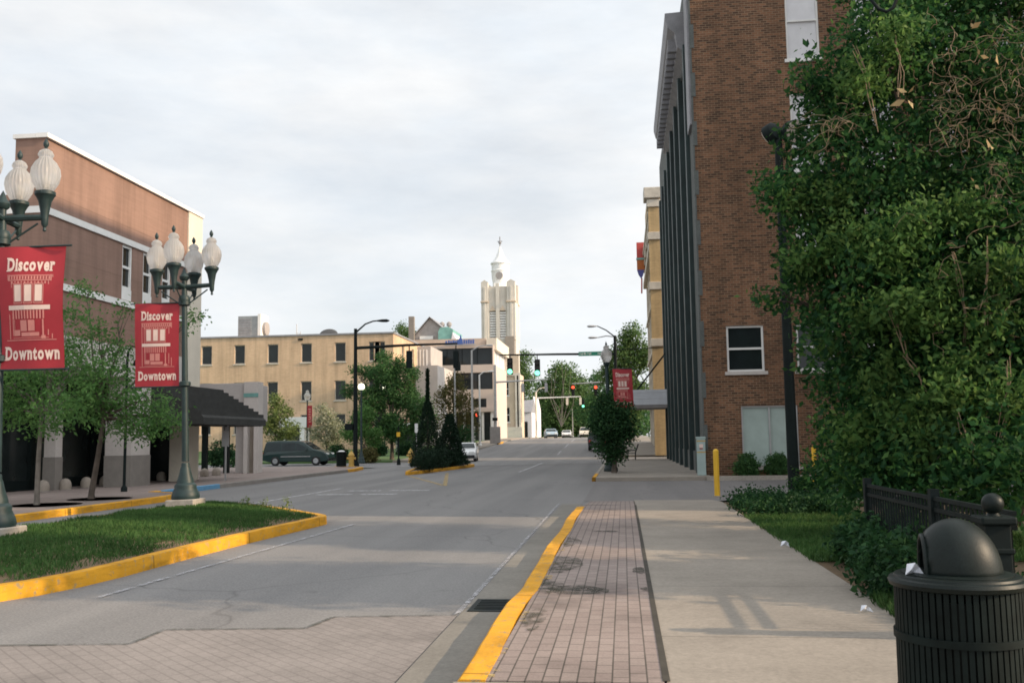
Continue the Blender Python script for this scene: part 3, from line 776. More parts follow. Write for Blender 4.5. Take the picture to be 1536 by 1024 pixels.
def small_lamp(px, py_globe, Y, label, lit, banner_on=False, s=.75):
    p = P(px, py_globe, Y); z0 = g(Y) + .13
    t = empty('street_lamp', (p.x, Y, z0), label, 'street lamp', 'small globe lamps near the yellow building')
    h = p.z - z0
    b = MB(); lamp_base(b, .6); b.build('base', 'lamp_green', t, smooth=True, world=False)
    MB().tube([(0, 0, .8), (0, 0, h - .2)], [.08, .06], 8).lathe([(.06, h - .25), (.13, h - .2), (.1, h - .16)], 10).build('pole', 'lamp_green', t, smooth=True, world=False)
    gb = MB()
    if lit: gb.ball((0, 0, .2), .24)
    else: acorn(gb, (0, 0, 0), s)
    o = gb.build('globe', 'on_lamp' if lit else 'globe', t, smooth=True, world=False); o.location = (0, 0, h - .2)
    return t
small_lamp(461, 597, 84, 'globe lamp post with a narrow red banner before the yellow building', False, s=1.1)
small_lamp(542, 580, 66, 'globe lamp glowing white just right of the tall dark signal pole', True)
small_lamp(577, 582, 90, 'smaller globe lamp glowing deep in the leafy tree', True)
bp = P(465, 608, 83.9)
t = empty('banner', (bp.x, 83.85, bp.z), 'narrow red banner on the far lamp post before the yellow building', 'banner', 'red downtown banners')
MB().box(-.22, .22, -.01, .01, -1.95, 0).build('cloth', 'red', t, world=False)
b = MB()
for i in range(6): b.box(-.12 + .03 * (i % 2), .1, -.016, -.011, -.4 - .22 * i, -.28 - .22 * i)
b.build('print', 'banner_print_pale', t, world=False)

# shepherd hook lamp on the left pavement
hp = G(186, 737, SW)
t = empty('street_lamp', (hp.x, hp.y, SW), 'slim dark post with a hooked top beside the stone pillar', 'street lamp')
MB().tube([(0, 0, 0), (0, 0, 4.2), (0.03, 0, 4.45), (.14, 0, 4.62), (.26, 0, 4.6), (.33, 0, 4.45), (.34, 0, 4.25)], [.05, .04, .035, .03, .03, .03, .03], 8).lathe([(.1, 0), (.1, .12), (.05, .2)], 10).build('post', 'steel_black', t, smooth=True, world=False)
MB().lathe([(.03, 4.25), (.06, 4.2), (.15, 4.02), (.12, 3.98)], 12, (.34, 0, 0)).build('lamp_shade', 'steel_black', t, smooth=True, world=False)

# ================================================================== LEFT: salmon building
def window(parent, fr, u0, u1, z0, z1, pane='glass', framem='white', sill=True, mull=1, depth=.12, fw=.06, vm=0, sillm=None):
    m = MB()
    for a in ((u0, u0 + fw, z0, z1), (u1 - fw, u1, z0, z1), (u0 + fw, u1 - fw, z0, z0 + fw), (u0 + fw, u1 - fw, z1 - fw, z1)):
        m.fbox(fr, *a, -depth, -depth + .07)
    for i in range(mull):
        z = z0 + (z1 - z0) * (i + 1) / (mull + 1); m.fbox(fr, u0 + fw, u1 - fw, z - fw / 2, z + fw / 2, -depth, -depth + .06)
    for i in range(vm):
        u = u0 + (u1 - u0) * (i + 1) / (vm + 1); m.fbox(fr, u - fw / 2, u + fw / 2, z0 + fw, z1 - fw, -depth, -depth + .065)
    w = m.build('window', framem, parent)
    MB().fbox(fr, u0 + .004, u1 - .004, z0 + .004, z1 - .004, -depth - .05, -depth - .012).build('pane', pane, w)
    if sill: MB().fbox(fr, u0 - .1, u1 + .1, z0 - .13, z0 - .003, -depth + .02, .09).build('sill', sillm or framem, w)
    return w
X0 = -17.5
pk = empty('department_store', (X0, 32, SW), 'salmon stucco store with white bands and a cream end pier', 'building')
frx = frame('+x', (X0, 0, 0)); fry = frame('-y', (0, 27.3, 0))
wins = [(32.05, 32.75, 6.75, 8.72), (33.55, 34.25, 6.75, 8.72), (35.05, 35.75, 6.75, 8.72)]
b = MB(); b.facade(frx, 27.3, 37.15, 5.1, 11.1, wins, .25); b.facade(fry, -18.5, X0, 5.1, 11.1, [], .2); b.facade(fry, -34, -18.5, 5.1, 9.35, [], .2); b.add([(-18.5, 27.3, 9.35), (-18.5, 38.4, 9.35), (-18.5, 38.4, 11.1), (-18.5, 27.3, 11.1)], [(0, 1, 2, 3)])
b.add([(-34, 27.3, 5.1), (X0, 27.3, 5.1), (X0, 38.4, 5.1), (-34, 38.4, 5.1)], [(0, 1, 2, 3)])
b.add([(-18.5, 27.3, 11.1), (X0, 27.3, 11.1), (X0, 38.4, 11.1), (-18.5, 38.4, 11.1)], [(0, 1, 2, 3)]); b.add([(-34, 27.3, 9.35), (-18.5, 27.3, 9.35), (-18.5, 38.4, 9.35), (-34, 38.4, 9.35)], [(0, 1, 2, 3)])
b.add([(-34, 38.4, 4), (X0 - .1, 38.4, 4), (X0 - .1, 38.4, 9.3), (-34, 38.4, 9.3)], [(0, 1, 2, 3)])
b.build('wall', 'salmon', pk)
MB().box(X0 - .6, X0 + .06, 37.16, 38.45, 0.1, 11.1).build('end_pier', 'cream', pk, bevel=.02)
b = MB(); b.fbox(frx, 27.22, 38.5, 11.1, 11.24, -.3, .1); b.fbox(fry, -18.55, X0 - .31, 11.1, 11.23, -.3, .08); b.build('coping', 'white', pk)
b = MB(); b.fbox(frx, 27.24, 37.14, 8.74, 8.95, -.02, .06); b.fbox(fry, -34, X0 - .005, 8.74, 8.95, -.02, .06); b.build('trim_band', 'white', pk)
b = MB(); b.fbox(frx, 27.24, 37.14, 6.5, 6.72, -.02, .06); b.fbox(fry, -34, X0 - .005, 6.5, 6.72, -.02, .06); b.build('trim_band', 'white', pk)
for (a, c, z0, z1) in wins:
    w = window(pk, frx, a, c, 7.15, z1, fw=.09, sill=False, mull=1, depth=.1)
    MB().fbox(frx, a, c, 6.75, 7.14, -.12, -.01).build('apron_panel', 'white', w)
b = MB(); b.fbox(frx, 27.24, 37.14, 4.0, 5.09, -2.2, .03); b.fbox(fry, -34, X0 - 2.3, 4.0, 5.09, -.3, .03); b.build('fascia', 'pale_wall', pk)
b = MB(); b.fbox(frx, 27.5, 38.2, .1, 4.0, -2.7, -2.55).box(X0 - 2.55, X0 - .62, 38.2, 38.35, .1, 4.0); b.build('shopfront_glass', 'storefront', pk)
b = MB()
for u in (27.5, 29.2, 30.9, 34.8, 36.4, 38.1): b.fbox(frx, u - .07, u + .07, .1, 4.0, -2.54, -2.42)
b.fbox(frx, 27.5, 38.2, .1, .5, -2.54, -2.44); b.fbox(frx, 27.5, 38.2, 3.0, 3.12, -2.54, -2.44)
b.build('shopfront_frame', 'steel_black', pk)
def pillar(parent, x0, x1, y0, y1, ztop=4.0):
    p = MB().box(x0, x1, y0, y1, 1.25, ztop).build('pillar', 'pale_wall', parent)
    MB().box(x0 - .02, x1 + .02, y0 - .02, y1 + .02, .1, 1.249).build('pillar_base', 'pillar_dark', p)
    return p
pillar(pk, -18.35, -17.38, 32.75, 34.15); pillar(pk, -19.3, -18.9, 30.6, 31.0)
# awning: stepped fabric, projecting from the store
t = empty('awning', (X0, 37, 3), 'charcoal stepped awning projecting from the store over the pavement', 'awning')
poly = [(X0 + .04, 3.95)]
nst = 9
for i in range(nst):
    x = X0 + .05 + 2.05 * (i + .55) / nst; z = 3.95 - 1.25 * i / nst
    poly += [(x, z), (x, z - 1.25 / nst)]
poly += [(X0 + 2.1, 2.6), (X0 + 2.1, 2.35), (X0 + .04, 2.35)]
MB().extrude_y(poly, 34.3, 40.6).build('fabric', 'awning', t)
b = MB()
for y in (34.6, 37.5, 40.4): b.tube([(X0 + 2.0, y, 2.36), (X0 + .3, y, 2.36)], .03, 6)
b.build('support_bar', 'steel_black', t)
# arcade/porch beyond
ap = empty('entrance_portico', (-20, 48, SW), 'grey flat-roofed portico on dark columns beyond the store', 'portico')
MB().box(-24.5, -18.72, 46.5, 49.6, 2.75, 4.62).build('roof_block', 'gray_wall', ap, bevel=.02)
b = MB(); b.box(-18.7, -18.5, 46.3, 47.0, .1, 4.66); b.box(-18.18, -17.98, 46.3, 47.0, .1, 4.66); b.box(-18.5, -18.18, 46.3, 47.0, 3.2, 4.66); b.build('end_frame', 'pale_wall', ap)
MB().box(-18.498, -18.182, 46.6, 47.0, .1, 3.198).build('end_panel', 'pillar_tan', ap)
MB().box(-18.72, -17.96, 46.28, 46.3, 3.9, 4.1).build('stripe', 'verdigris', ap)
MB().box(-19.35, -18.73, 46.9, 47.5, .1, 2.74).build('pier', 'gray_wall', ap)
for x in (-23.2, -21.9, -21.1, -19.95):
    MB().box(x - .12, x + .12, 47.1, 47.35, .1, 2.74).build('column', 'steel_black', ap)
MB().box(-22.9, -22.45, 47.1, 47.4, .1, 2.745).build('column', 'pillar_tan', ap)
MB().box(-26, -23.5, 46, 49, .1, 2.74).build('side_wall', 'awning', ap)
# round stone bollards
bol = empty('stone_bollard', (0, 0, 0), '', 'bollard', 'round-topped stone bollards along the store')
MB().lathe([(.19, 0), (.2, .14), (.19, .22), (.155, .3), (.09, .36), (.0, .385)], 14).build('stone', 'pillar_tan', bol, smooth=True, world=False)
MB().lathe([(.24, -.02), (.24, .02)], 14).build('footing', 'pillar_dark', bol, world=False)
spots = [(21, 'first stone bollard along the store, nearest the first lamp post'), (58, 'second stone bollard along the store, behind the thin tree trunk'), (93, 'third stone bollard along the store, between the two young trees'),
         (124, 'fourth stone bollard along the store, beside the pale pillar'), (217, 'first stone bollard just beyond the stone pillar'), (241, 'stone bollard left of the second lamp post, in front of dark glass'),
         (265, 'stone bollard half hidden behind the second lamp post'), (287, 'stone bollard just right of the second lamp post'), (306, 'last stone bollard along the store beneath the awning end')]
for i, (px, lab) in enumerate(spots):
    Y = 18.75 * 1450 / (935 - px); loc = (-18.75, Y, SW)
    if i == 0: bol.location = loc; bol['label'] = lab
    else: copy_thing(bol, loc, lab)
# sign post (back of plates), square hooded
sp = G(338, 720, SW)
t = empty('sign_post', (sp.x, sp.y, SW), 'grey metal post with the backs of two street signs by the left kerb', 'sign')
MB().box(-.03, .03, -.03, .03, 0, 2.15).build('post', 'gray_metal', t, world=False)
MB().box(-.15, .15, -.05, -.035, 1.35, 2.0).build('sign_plate', 'gray_metal', t, world=False)
b = MB(); b.box(-.15, -.06, -.05, -.035, 2.01, 2.3); b.box(.06, .15, -.05, -.035, 2.01, 2.3); b.build('upper_plate', 'gray_metal', t, world=False)

# locust trees
g1 = G(55, 757, SW); g2 = G(137, 748, SW)
bl = pxblobs([(20, 575, 22.5, .8), (60, 555, 23, .75), (100, 580, 23, .7), (40, 610, 23.2, .8), (85, 620, 22.4, .6), (10, 530, 23.4, .7), (120, 545, 23.3, .6), (-30, 560, 23, 1.0), (-20, 620, 23, .8), (115, 470, 23.8, .45), (70, 640, 22.5, .4)])
tree('honey_locust', 'thin-trunked young tree with airy foliage on the left pavement, nearest the first lamp post', g1, g1 + Vector((.05, 0, 2.3)), .06, bl, 6200, .12, 'leaf_locust', 'bark_pale', 'young trees on the left pavement', twig=.2, asp=.42, flat=.6)
bl = pxblobs([(150, 560, 25.2, .8), (185, 600, 25.4, .7), (225, 625, 25.5, .65), (255, 630, 25.3, .5), (130, 605, 25.4, .75), (165, 635, 25.6, .5), (205, 640, 25, .55), (110, 520, 25.6, .5), (175, 525, 25.6, .5), (185, 465, 25.8, .35), (130, 440, 25.8, .3), (290, 478, 25.5, .2), (150, 495, 25, .4), (235, 600, 25, .4)])
tree('honey_locust', 'leaning young tree with airy foliage on the left pavement, beside the pale pillar', g2, g2 + Vector((.3, 0, 2.2)), .075, bl, 6800, .12, 'leaf_locust', 'bark', 'young trees on the left pavement', twig=.2, asp=.42, flat=.6)
for i, q in enumerate((g1, g2)):
    mb = MB(); mb.lathe([(.0, SW + .004), (.85, SW + .004)], 20, (q.x + .25, q.y, .004)); structure(mb.build('tree_pit', 'soil'))

# ================================================================== LEFT FAR
yb = empty('brick_office', (-35, 100, g(100)), 'three-storey buff yellow brick office block with small square windows', 'building')
yf = frame('-y', (0, 100, 0)); sx_ = frame('+x', (-24.0, 0, 0))
holes = []
for i in range(-1, 6):
    x = -41.55 + 3.72 * i
    if i == 5: x = -23.0 - 3.1
    for (z0, z1) in ((10.15, 12.2), (6.05, 8.15), (2.6, 4.6)):
        if i == 4 and z0 < 3: continue
        holes.append((x, x + 1.2, z0, z1))
sh = [(104 + 5 * k, 105.2 + 5 * k, z0, z1) for k in range(3) for (z0, z1) in ((10.15, 12.2), (6.05, 8.15))]
b = MB(); b.facade(yf, -62, -24.0, .3, 13.0, holes, .3); b.facade(sx_, 100, 120, .3, 13.0, sh, .3)
b.add([(-62, 100, 12.9), (-24, 100, 12.9), (-24, 120, 12.9), (-62, 120, 12.9)], [(0, 1, 2, 3)])
b.build('wall', 'yellow_brick', yb)
b = MB(); b.fbox(yf, -62, -23.9, 13.0, 13.18, -.5, .12); b.fbox(sx_, 100.5, 120, 13.0, 13.18, -.5, .1); b.build('coping', 'cornice', yb)
for h in holes: window(yb, yf, *h, mull=0, pane='storefront', depth=.2, framem='tan_trim', sillm='tan_trim', fw=.08)
for h in sh: window(yb, sx_, *h, depth=.2, framem='tan_trim', sillm='tan_trim', fw=.08)
e = MB(); e.box(-35.6, -35.1, 98.3, 99.98, .5, 3.9); e.box(-33.6, -33.1, 98.3, 99.98, .5, 3.9); e.box(-35.9, -32.8, 98.2, 99.98, 3.2, 4.3)
eo = e.build('entrance', 'white', yb); MB().box(-35.1, -33.6, 99.0, 99.1, .5, 3.2).build('door', 'glass', eo)
MB().fbox(yf, -34.4, -33.9, 12.55, 12.75, 0, .1).build('wall_vent', 'steel_black', yb)
t = empty('cooling_unit', (-40.9, 104, 12.9), 'large grey and white rooftop cooling unit with a round side fan', 'air conditioner')
k = 104 / 100
b = MB(); b.box(-1.5, .8, -1, 1.2, .35, 2.85).box(-1.6, 1.7, -1.1, 1.3, 0, .34); b.build('casing', 'unit_gray', t, world=False)
MB().box(.81, 1.15, -1.1, 1.3, .35, 3.05).build('side_cover', 'white', t, world=False)
fr_ = MB().lathe([(.75, 0), (.78, .3), (.5, .34)], 18); fr_.v = [(1.16 + z, .1 + x, 1.5 + y) for x, y, z in fr_.v]; fr_.build('fan', 'slate', t, world=False)
b = MB()
for i in range(7): b.box(-1.45, .0, -1.03, -1.0, .6 + .3 * i, .75 + .3 * i)
b.build('louvre', 'cornice', t, world=False)
q = P(445, 502, 104)
t = empty('roof_antenna', (q.x, 104, 12.9), 'thin metal antenna mast on the yellow roof', 'antenna')
MB().tube([(0, 0, 0), (0, 0, 1.9)], .045, 6).tube([(0, 0, .9), (.45, 0, .8)], .03, 6).tube([(.45, 0, .3), (.45, 0, 1.1)], .03, 6).tube([(0, 0, .1), (.5, 0, .9)], .025, 6).build('mast', 'gray_metal', t, world=False)
q = P(494, 497, 104)
t = empty('satellite_dish', (q.x, 104, 12.9), 'dark dish seen over the yellow roof parapet', 'satellite dish')
d = MB().lathe([(.02, 0), (.5, .06), (.9, .2), (1.05, .32), (1.03, .34)], 20); d.v = [(x, -z * .9 + y * .25, .62 + y * .62) for x, y, z in d.v]; d.build('dish', 'dish_gray', t, smooth=True, world=False)
MB().tube([(0, .1, 0), (0, .1, .7)], .08, 8).build('mount', 'steel_black', t, world=False)

# pale concrete hall between the yellow block and the bank
q0 = P(624, 655, 108); q1 = P(657, 655, 108)
hb = empty('concrete_hall', (q0.x, 108, g(108)), 'pale ribbed concrete block between the yellow office and the glass-banded building', 'building')
zt = P(640, 548, 108).z
MB().box(q0.x, q1.x, 108, 118, .5, zt).build('wall', 'pale_wall', hb)
q2 = P(612, 520, 112); q3 = P(646, 548, 112)
MB().box(q2.x, q3.x, 112, 119.5, .5, q2.z).build('tower', 'gray_wall', hb)
b = MB()
for i in range(6):
    x = q2.x + .25 + (q3.x - q2.x - .4) * i / 6; b.box(x, x + .16, 111.9, 111.99, q3.z - .2, q2.z - .4)
b.build('rib', 'white', hb)

# bank
bk = empty('bank_building', (-21, 125, g(125)), 'pinkish concrete office with dark glass bands and blue roof lettering', 'building')
bx0, bx1 = P(643, 600, 125).x, P(741, 600, 125).x
bf = frame('-y', (0, 125, 0)); bs = frame('+x', (bx1, 0, 0))
Z = lambda py: P(700, py, 125).z
bands = [(Z(547), Z(522)), (Z(584), Z(559)), (Z(611), Z(598))]
holes = [(bx0 + .4, bx1 - .15, *bands[0]), (bx0 + .4, bx1 - .15, *bands[1]), (bx1 - 6.5, bx1 - 4.2, *bands[2]), (bx1 - 2.9, bx1 - 1.0, *bands[2])]
b = MB(); b.facade(bf, bx0 - 6, bx1, .6, Z(518), holes, .5); b.facade(bs, 125, 139, .6, Z(518), [(126.5, 138.5, *bands[0])], .3)
b.add([(bx0 - 6, 125, Z(520)), (bx1, 125, Z(520)), (bx1, 139, Z(520)), (bx0 - 6, 139, Z(520))], [(0, 1, 2, 3)]); b.build('wall', 'bank', bk)
MB().box(bx0 - 6, bx1 - 1.2, 126.5, 138, Z(518) - .3, Z(506)).build('parapet', 'bank_brown', bk)
MB().box(bx1 - 1.0, bx1 + .35, 125.6, 139.5, Z(518) - .6, Z(507)).build('side_parapet', 'cream', bk)
for h in holes: window(bk, bf, *h, pane='glass', framem='steel_black', sill=False, mull=0, vm=3, depth=.35)
window(bk, bs, 126.5, 138.5, *bands[0], pane='blind', framem='white', sill=False, mull=0, vm=3, depth=.2)
for i in range(5): MB().box(bx1 - 5.2 + i * 1.2, bx1 - 4.9 + i * 1.2, 124.5, 124.85, .9, Z(618)).build('pillar', 'white', bk)
MB().box(bx1 - 6, bx1 + .2, 124.2, 124.98, Z(618), Z(613)).build('porch_beam', 'bank', bk)
MB().fbox(bf, bx1 - 6, bx1 - .5, 1, Z(619), .02, .06).build('ground_floor_glass', 'storefront', bk)
t = empty('roof_sign', (P(690, 517, 124.6).x, 124.6, Z(518)), 'blue raised sign lettering with a peaked emblem along the roof edge', 'sign')
b = MB(); xs_ = [-1.95, -1.6, -1.3, -1.0, -.72, -.44]
for i, x in enumerate(xs_): b.box(x, x + .24, -.05, .05, .15, .62 + .06 * (i % 2))
for i in range(5): b.box(.45 + i * .3, .69 + i * .3, -.05, .05, .18, .72 - .05 * (i % 2))
b.build('lettering', 'blue_sign', t, world=False)
MB().extrude_y([(-.2, .15), (.42, .15), (.34, .75), (.2, .95), (.14, 1.35), (.02, 1.35), (-.06, .9), (-.24, .7)], -.08, .06).build('emblem', 'blue_sign', t, world=False)
MB().box(-2.1, 2.1, .06, .12, .0, .14).build('rail', 'gray_metal', t, world=False)

# gabled house behind
gx = lambda px: P(px, 500, 140).x
gz = lambda py: P(645, py, 140).z
t = empty('gabled_house', (gx(645), 140, g(140)), 'grey gabled house with green copper dormer rising behind the rooftops', 'house')
MB().extrude_y([(gx(618), 1), (gx(672), 1), (gx(672), gz(500)), (gx(645), gz(477)), (gx(618), gz(508))], 140, 152).build('wall', 'slate', t)
rf = MB().hexa([(gx(645), 139.6, gz(476)), (gx(676), 139.6, gz(503)), (gx(676), 152, gz(503)), (gx(645), 152, gz(476)), (gx(645), 139.6, gz(475)), (gx(676.5), 139.6, gz(502)), (gx(676.5), 152, gz(502)), (gx(645), 152, gz(475))])
rf.hexa([(gx(614), 139.6, gz(511)), (gx(645), 139.6, gz(476)), (gx(645), 152, gz(476)), (gx(614), 152, gz(511)), (gx(614), 139.6, gz(510)), (gx(645), 139.6, gz(475)), (gx(645), 152, gz(475)), (gx(614), 152, gz(510))])
rf.build('roof', 'cornice', t)
MB().box(gx(615), gx(623), 139.0, 139.7, gz(520), gz(475)).build('chimney', 'pillar_dark', t)
for px in (652, 663):
    MB().lathe([(.25, gz(488) - .3), (.22, gz(478) - .5), (.4, gz(478) - .4), (.4, gz(478)), (.1, gz(478) + .25)], 10, (gx(px), 146, 0)).build('roof_vent', 'slate', t)
MB().box(gx(630), gx(650), 139.75, 139.98, gz(509), gz(504)).build('window', 'white', t)
d = MB().extrude_y([(gx(661), gz(520)), (gx(683), gz(520)), (gx(683), gz(497)), (gx(676), gz(493)), (gx(664), gz(494)), (gx(661), gz(500))], 138, 146); d.build('dormer', 'verdigris', t)
MB().extrude_y([(gx(680), gz(519)), (gx(692), gz(519)), (gx(683), gz(502))], 137.6, 146).build('side_gable', 'white_house', t)

# church
ch = empty('church', (-22, 175, g(175)), 'cream stone church tower with white cupola, spire and round opening', 'church')
cX = lambda px: P(px, 500, 175).x
cZ = lambda py: P(748, py, 175).z
tw0, tw1 = cX(723), cX(773.5); tc = (tw0 + tw1) / 2; D = tw1 - tw0
cf = frame('-y', (0, 175, 0)); cs = frame('+x', (tw1, 0, 0))
louv = [(cX(735), cX(744), cZ(508), cZ(466)), (cX(750), cX(759), cZ(508), cZ(466))]
b = MB(); b.facade(cf, tw0, tw1, 1, cZ(452), louv, .5); b.facade(cs, 175, 175 + D, 1, cZ(452), [], .4)
b.add([(tw0, 175, cZ(452)), (tw1, 175, cZ(452)), (tw1, 175 + D, cZ(452)), (tw0, 175 + D, cZ(452))], [(0, 1, 2, 3)])
b.add([(tw0, 175 + D, 1), (tw1, 175 + D, 1), (tw1, 175 + D, cZ(452)), (tw0, 175 + D, cZ(452))], [(0, 1, 2, 3)]); b.add([(tw0, 175, 1), (tw0, 175 + D, 1), (tw0, 175 + D, cZ(452)), (tw0, 175, cZ(452))], [(0, 1, 2, 3)])
b.build('tower', 'church', ch)
for (a, c, z0, z1) in louv:
    m = MB()
    for i in range(11):
        z = z0 + (z1 - z0) * i / 11; m.box(a, c, 175.1, 175.42, z, z + .22)
    m.build('louvre', 'church_white', ch)
    MB().box(a, c, 175.45, 175.5, z0, z1).build('louvre_back', 'pale_wall', ch)
    mid = (a + c) / 2; MB().extrude_y([(a, z1), (c, z1), (mid, z1 + 1.0)], 174.85, 174.98).build('arch', 'church_tan', ch)
MB().box(tw0 + .7, tw1 - .7, 175.3, 175 + D - .3, cZ(452) + .004, cZ(429)).build('belfry', 'church', ch)
# corner piers
for x0, x1 in ((tw0 - .05, cX(733)), (cX(761), tw1 + .05)):
    for y0 in (174.7, 175 + D - 1.1):
        xm = (x0 + x1) / 2
        m = MB(); m.box(x0, x1, y0, y0 + 1.4, cZ(510), cZ(423)); m.build('corner_pier', 'church', ch, bevel=.05)
        for s in (.5,):
            xx = x0 + (x1 - x0) * s; MB().box(xx - .22, xx + .22, y0 - .14, y0 - .01, cZ(510), cZ(430)).build('pier_rib', 'church', ch, bevel=.04)
        MB().box(x0 - .1, x1 + .1, y0 - .28, y0 + 1.5, cZ(453.5), cZ(451.5)).build('string_course', 'church_tan', ch)
        MB().extrude_y([(x0, cZ(423)), (x1, cZ(423)), (xm, cZ(419.5))], y0, y0 + 1.4).build('pier_cap', 'church', ch)
MB().box(cX(744.5), cX(749.5), 174.75, 175.0, cZ(510), cZ(425)).build('centre_rib', 'church', ch)
cc = (tc + .05, 175 + D / 2)
r = (cX(759) - cX(732)) / 2
prof = [(r * .85, cZ(452)), (r * .88, cZ(420)), (r * .95, cZ(415)), (r, cZ(408)), (r, cZ(404)), (r * 1.06, cZ(403)), (r * 1.06, cZ(402)), (r * .99, cZ(401)), (r * .99, cZ(393)), (r * 1.1, cZ(392)), (r * 1.08, cZ(390)), (r * .85, cZ(388)), (r * .5, cZ(381)), (r * .28, cZ(374)), (r * .12, cZ(367)), (.06, cZ(364))]
MB().lathe(prof, 24, (*cc, 0)).build('cupola', 'church_white', ch, smooth=True)
rb = MB().lathe([(.0, 0), (.42, 0), (.42, .12)], 18); rb.v = [(cc[0] + .05 + x, cc[1] - r - .05 + z, cZ(411) + y) for x, y, z in rb.v]
o = MB().lathe([(.0, 0), (.68, 0), (.68, .25), (.0, .25)], 18); o.v = [(cc[0] + x, cc[1] - r * .99 - .12 + z, cZ(411) + y) for x, y, z in o.v]; o.build('round_opening', 'slate', ch)
MB().box(cX(741), cX(749), cc[1] - r - .6, cc[1] - r * .8, cZ(430), cZ(423)).build('balcony', 'church_white', ch)
m = MB().tube([(*cc, cZ(366)), (*cc, cZ(350))], .1, 6).box(cc[0] - .45, cc[0] + .45, cc[1] - .06, cc[1] + .06, cZ(357) - .08, cZ(357) + .08).ball((*cc, cZ(359)), .3); m.build('cross', 'cornice', ch)
n0, n1 = cX(752), cX(781)
nf = frame('-y', (0, 171, 0))
nh = [(cX(761), cX(767), cZ(634), cZ(612)), (cX(761), cX(766), cZ(595), cZ(575)), (cX(767), cX(770), cZ(548), cZ(535))]
b = MB(); b.facade(nf, n0, n1, .8, cZ(563), nh, .4); nsx = frame('+x', (n1, 0, 0)); b.facade(nsx, 171, 179, .8, cZ(563), [(173.5, 175.5, cZ(634), cZ(580))], .4)
b.add([(n0, 171, cZ(563)), (n1, 171, cZ(563)), (n1, 179, cZ(563)), (n0, 179, cZ(563))], [(0, 1, 2, 3)]); b.build('nave', 'church_tan', ch)
MB().box(n0 - .2, n1 + .2, 170.75, 171.2, cZ(566), cZ(562)).build('nave_coping', 'church', ch)
MB().box(n0 + 3.2, n0 + 3.8, 170.6, 170.98, .8, cZ(566)).build('buttress', 'church', ch)
MB().box(n1 - .7, n1 - .1, 170.6, 170.98, .8, cZ(566)).build('buttress', 'church', ch)
for h in nh[:2]: window(ch, nf, *h, framem='white', depth=.25, fw=.12)
for i in range(1): window(ch, nsx, 173.5, 175.5, cZ(634), cZ(580), framem='white', depth=.25, fw=.12, sill=False)
MB().box(cX(757), n1 + .5, 169.9, 170.58, .8, cZ(641)).build('steps', 'church', ch)
MB().box(cX(758), cX(771.5), 174.4, 174.98, cZ(563), cZ(505)).build('tower_buttress', 'pillar_tan', ch)

# pale houses farther along the left
hx = lambda px, Y: P(px, 600, Y).x
t = empty('white_house', (hx(790, 185), 185, g(185)), 'small pale house with a grey roof down the street beyond the church', 'house')
MB().box(hx(783, 185), hx(797, 185), 185, 196, 1, P(790, 618, 185).z).build('wall', 'white_house', t)
MB().extrude_x([(184.6, P(790, 618, 185).z), (196.4, P(790, 618, 185).z), (190.5, P(790, 598, 185).z)], hx(782, 185), hx(797.3, 185)).build('roof', 'cornice', t)
MB().box(hx(786, 185), hx(791, 185), 184.85, 184.98, 1.6, P(790, 632, 185).z).build('door', 'glass', t)
t = empty('white_gabled_house', (hx(800, 200), 200, g(200)), 'narrow white gable front standing right of the small pale house', 'house')
MB().extrude_y([(hx(797, 200), 1), (hx(803.5, 200), 1), (hx(803.5, 200), P(800, 612, 200).z), (hx(800, 200), P(800, 594, 200).z), (hx(797, 200), P(800, 612, 200).z)], 200, 212).build('wall', 'white_house', t)
MB().box(hx(798.5, 200), hx(800.5, 200), 199.8, 199.98, P(800, 632, 200).z, P(800, 622, 200).z).build('window', 'glass', t)

# ================================================================== RIGHT: brown brick building
bb = empty('brick_building', (3.1, 38, SW), 'tall dark brown brick building with dark bronze bays on its street side', 'building')
bx = 3.08
ff = frame('-y', (0, 38, 0)); fs_ = frame('-x', (bx, 0, 0))
H_ = 21.0
fw_ = []
lower = [(P(1090, 520, 38).x, P(1146, 520, 38).x, P(1118, 557, 38).z, P(1118, 488, 38).z)]
a, c, z0, z1 = lower[0]
pit = P(1195, 520, 38).x - a
fw_ += [(a, c, z0, z1), (a + pit, c + pit, z0, z1), (a + 2 * pit, c + 2 * pit, z0, z1), (a + 3 * pit, c + 3 * pit, z0, z1)]
gw = (P(1113, 650, 38).x, P(1198, 650, 38).x, .45, P(1155, 608, 38).z)
ups = []
for i in range(4):
    ups.append((6.83 + pit * i, 8.1 + pit * i, 16.4, 19.6)); ups.append((6.86 + pit * i, 8.1 + pit * i, 11.9, 15.02)); ups.append((6.86 + pit * i, 8.1 + pit * i, 8.6, 10.6))
b = MB(); b.facade(ff, bx, 26, .1, H_, fw_ + [gw] + ups, .22)
b.add([(bx, 38, H_), (26, 38, H_), (26, 69, H_), (bx, 69, H_)], [(0, 1, 2, 3)]); b.add([(bx, 69, 0), (26, 69, 0), (26, 69, H_), (bx, 69, H_)], [(0, 1, 2, 3)]); b.add([(26, 38, 0), (26, 69, 0), (26, 69, H_), (26, 38, H_)], [(0, 1, 2, 3)])
b.build('wall', 'brown_brick', bb)
for h in fw_: window(bb, ff, *h, depth=.14, fw=.08, sillm='pale_wall')
for h in ups: window(bb, ff, *h, pane='blind', depth=.12, fw=.07, mull=1, sillm='white')
w = window(bb, ff, *gw, pane='blindgreen', framem='gray_metal', depth=.12, fw=.06, mull=0, vm=1, sillm='pale_wall')
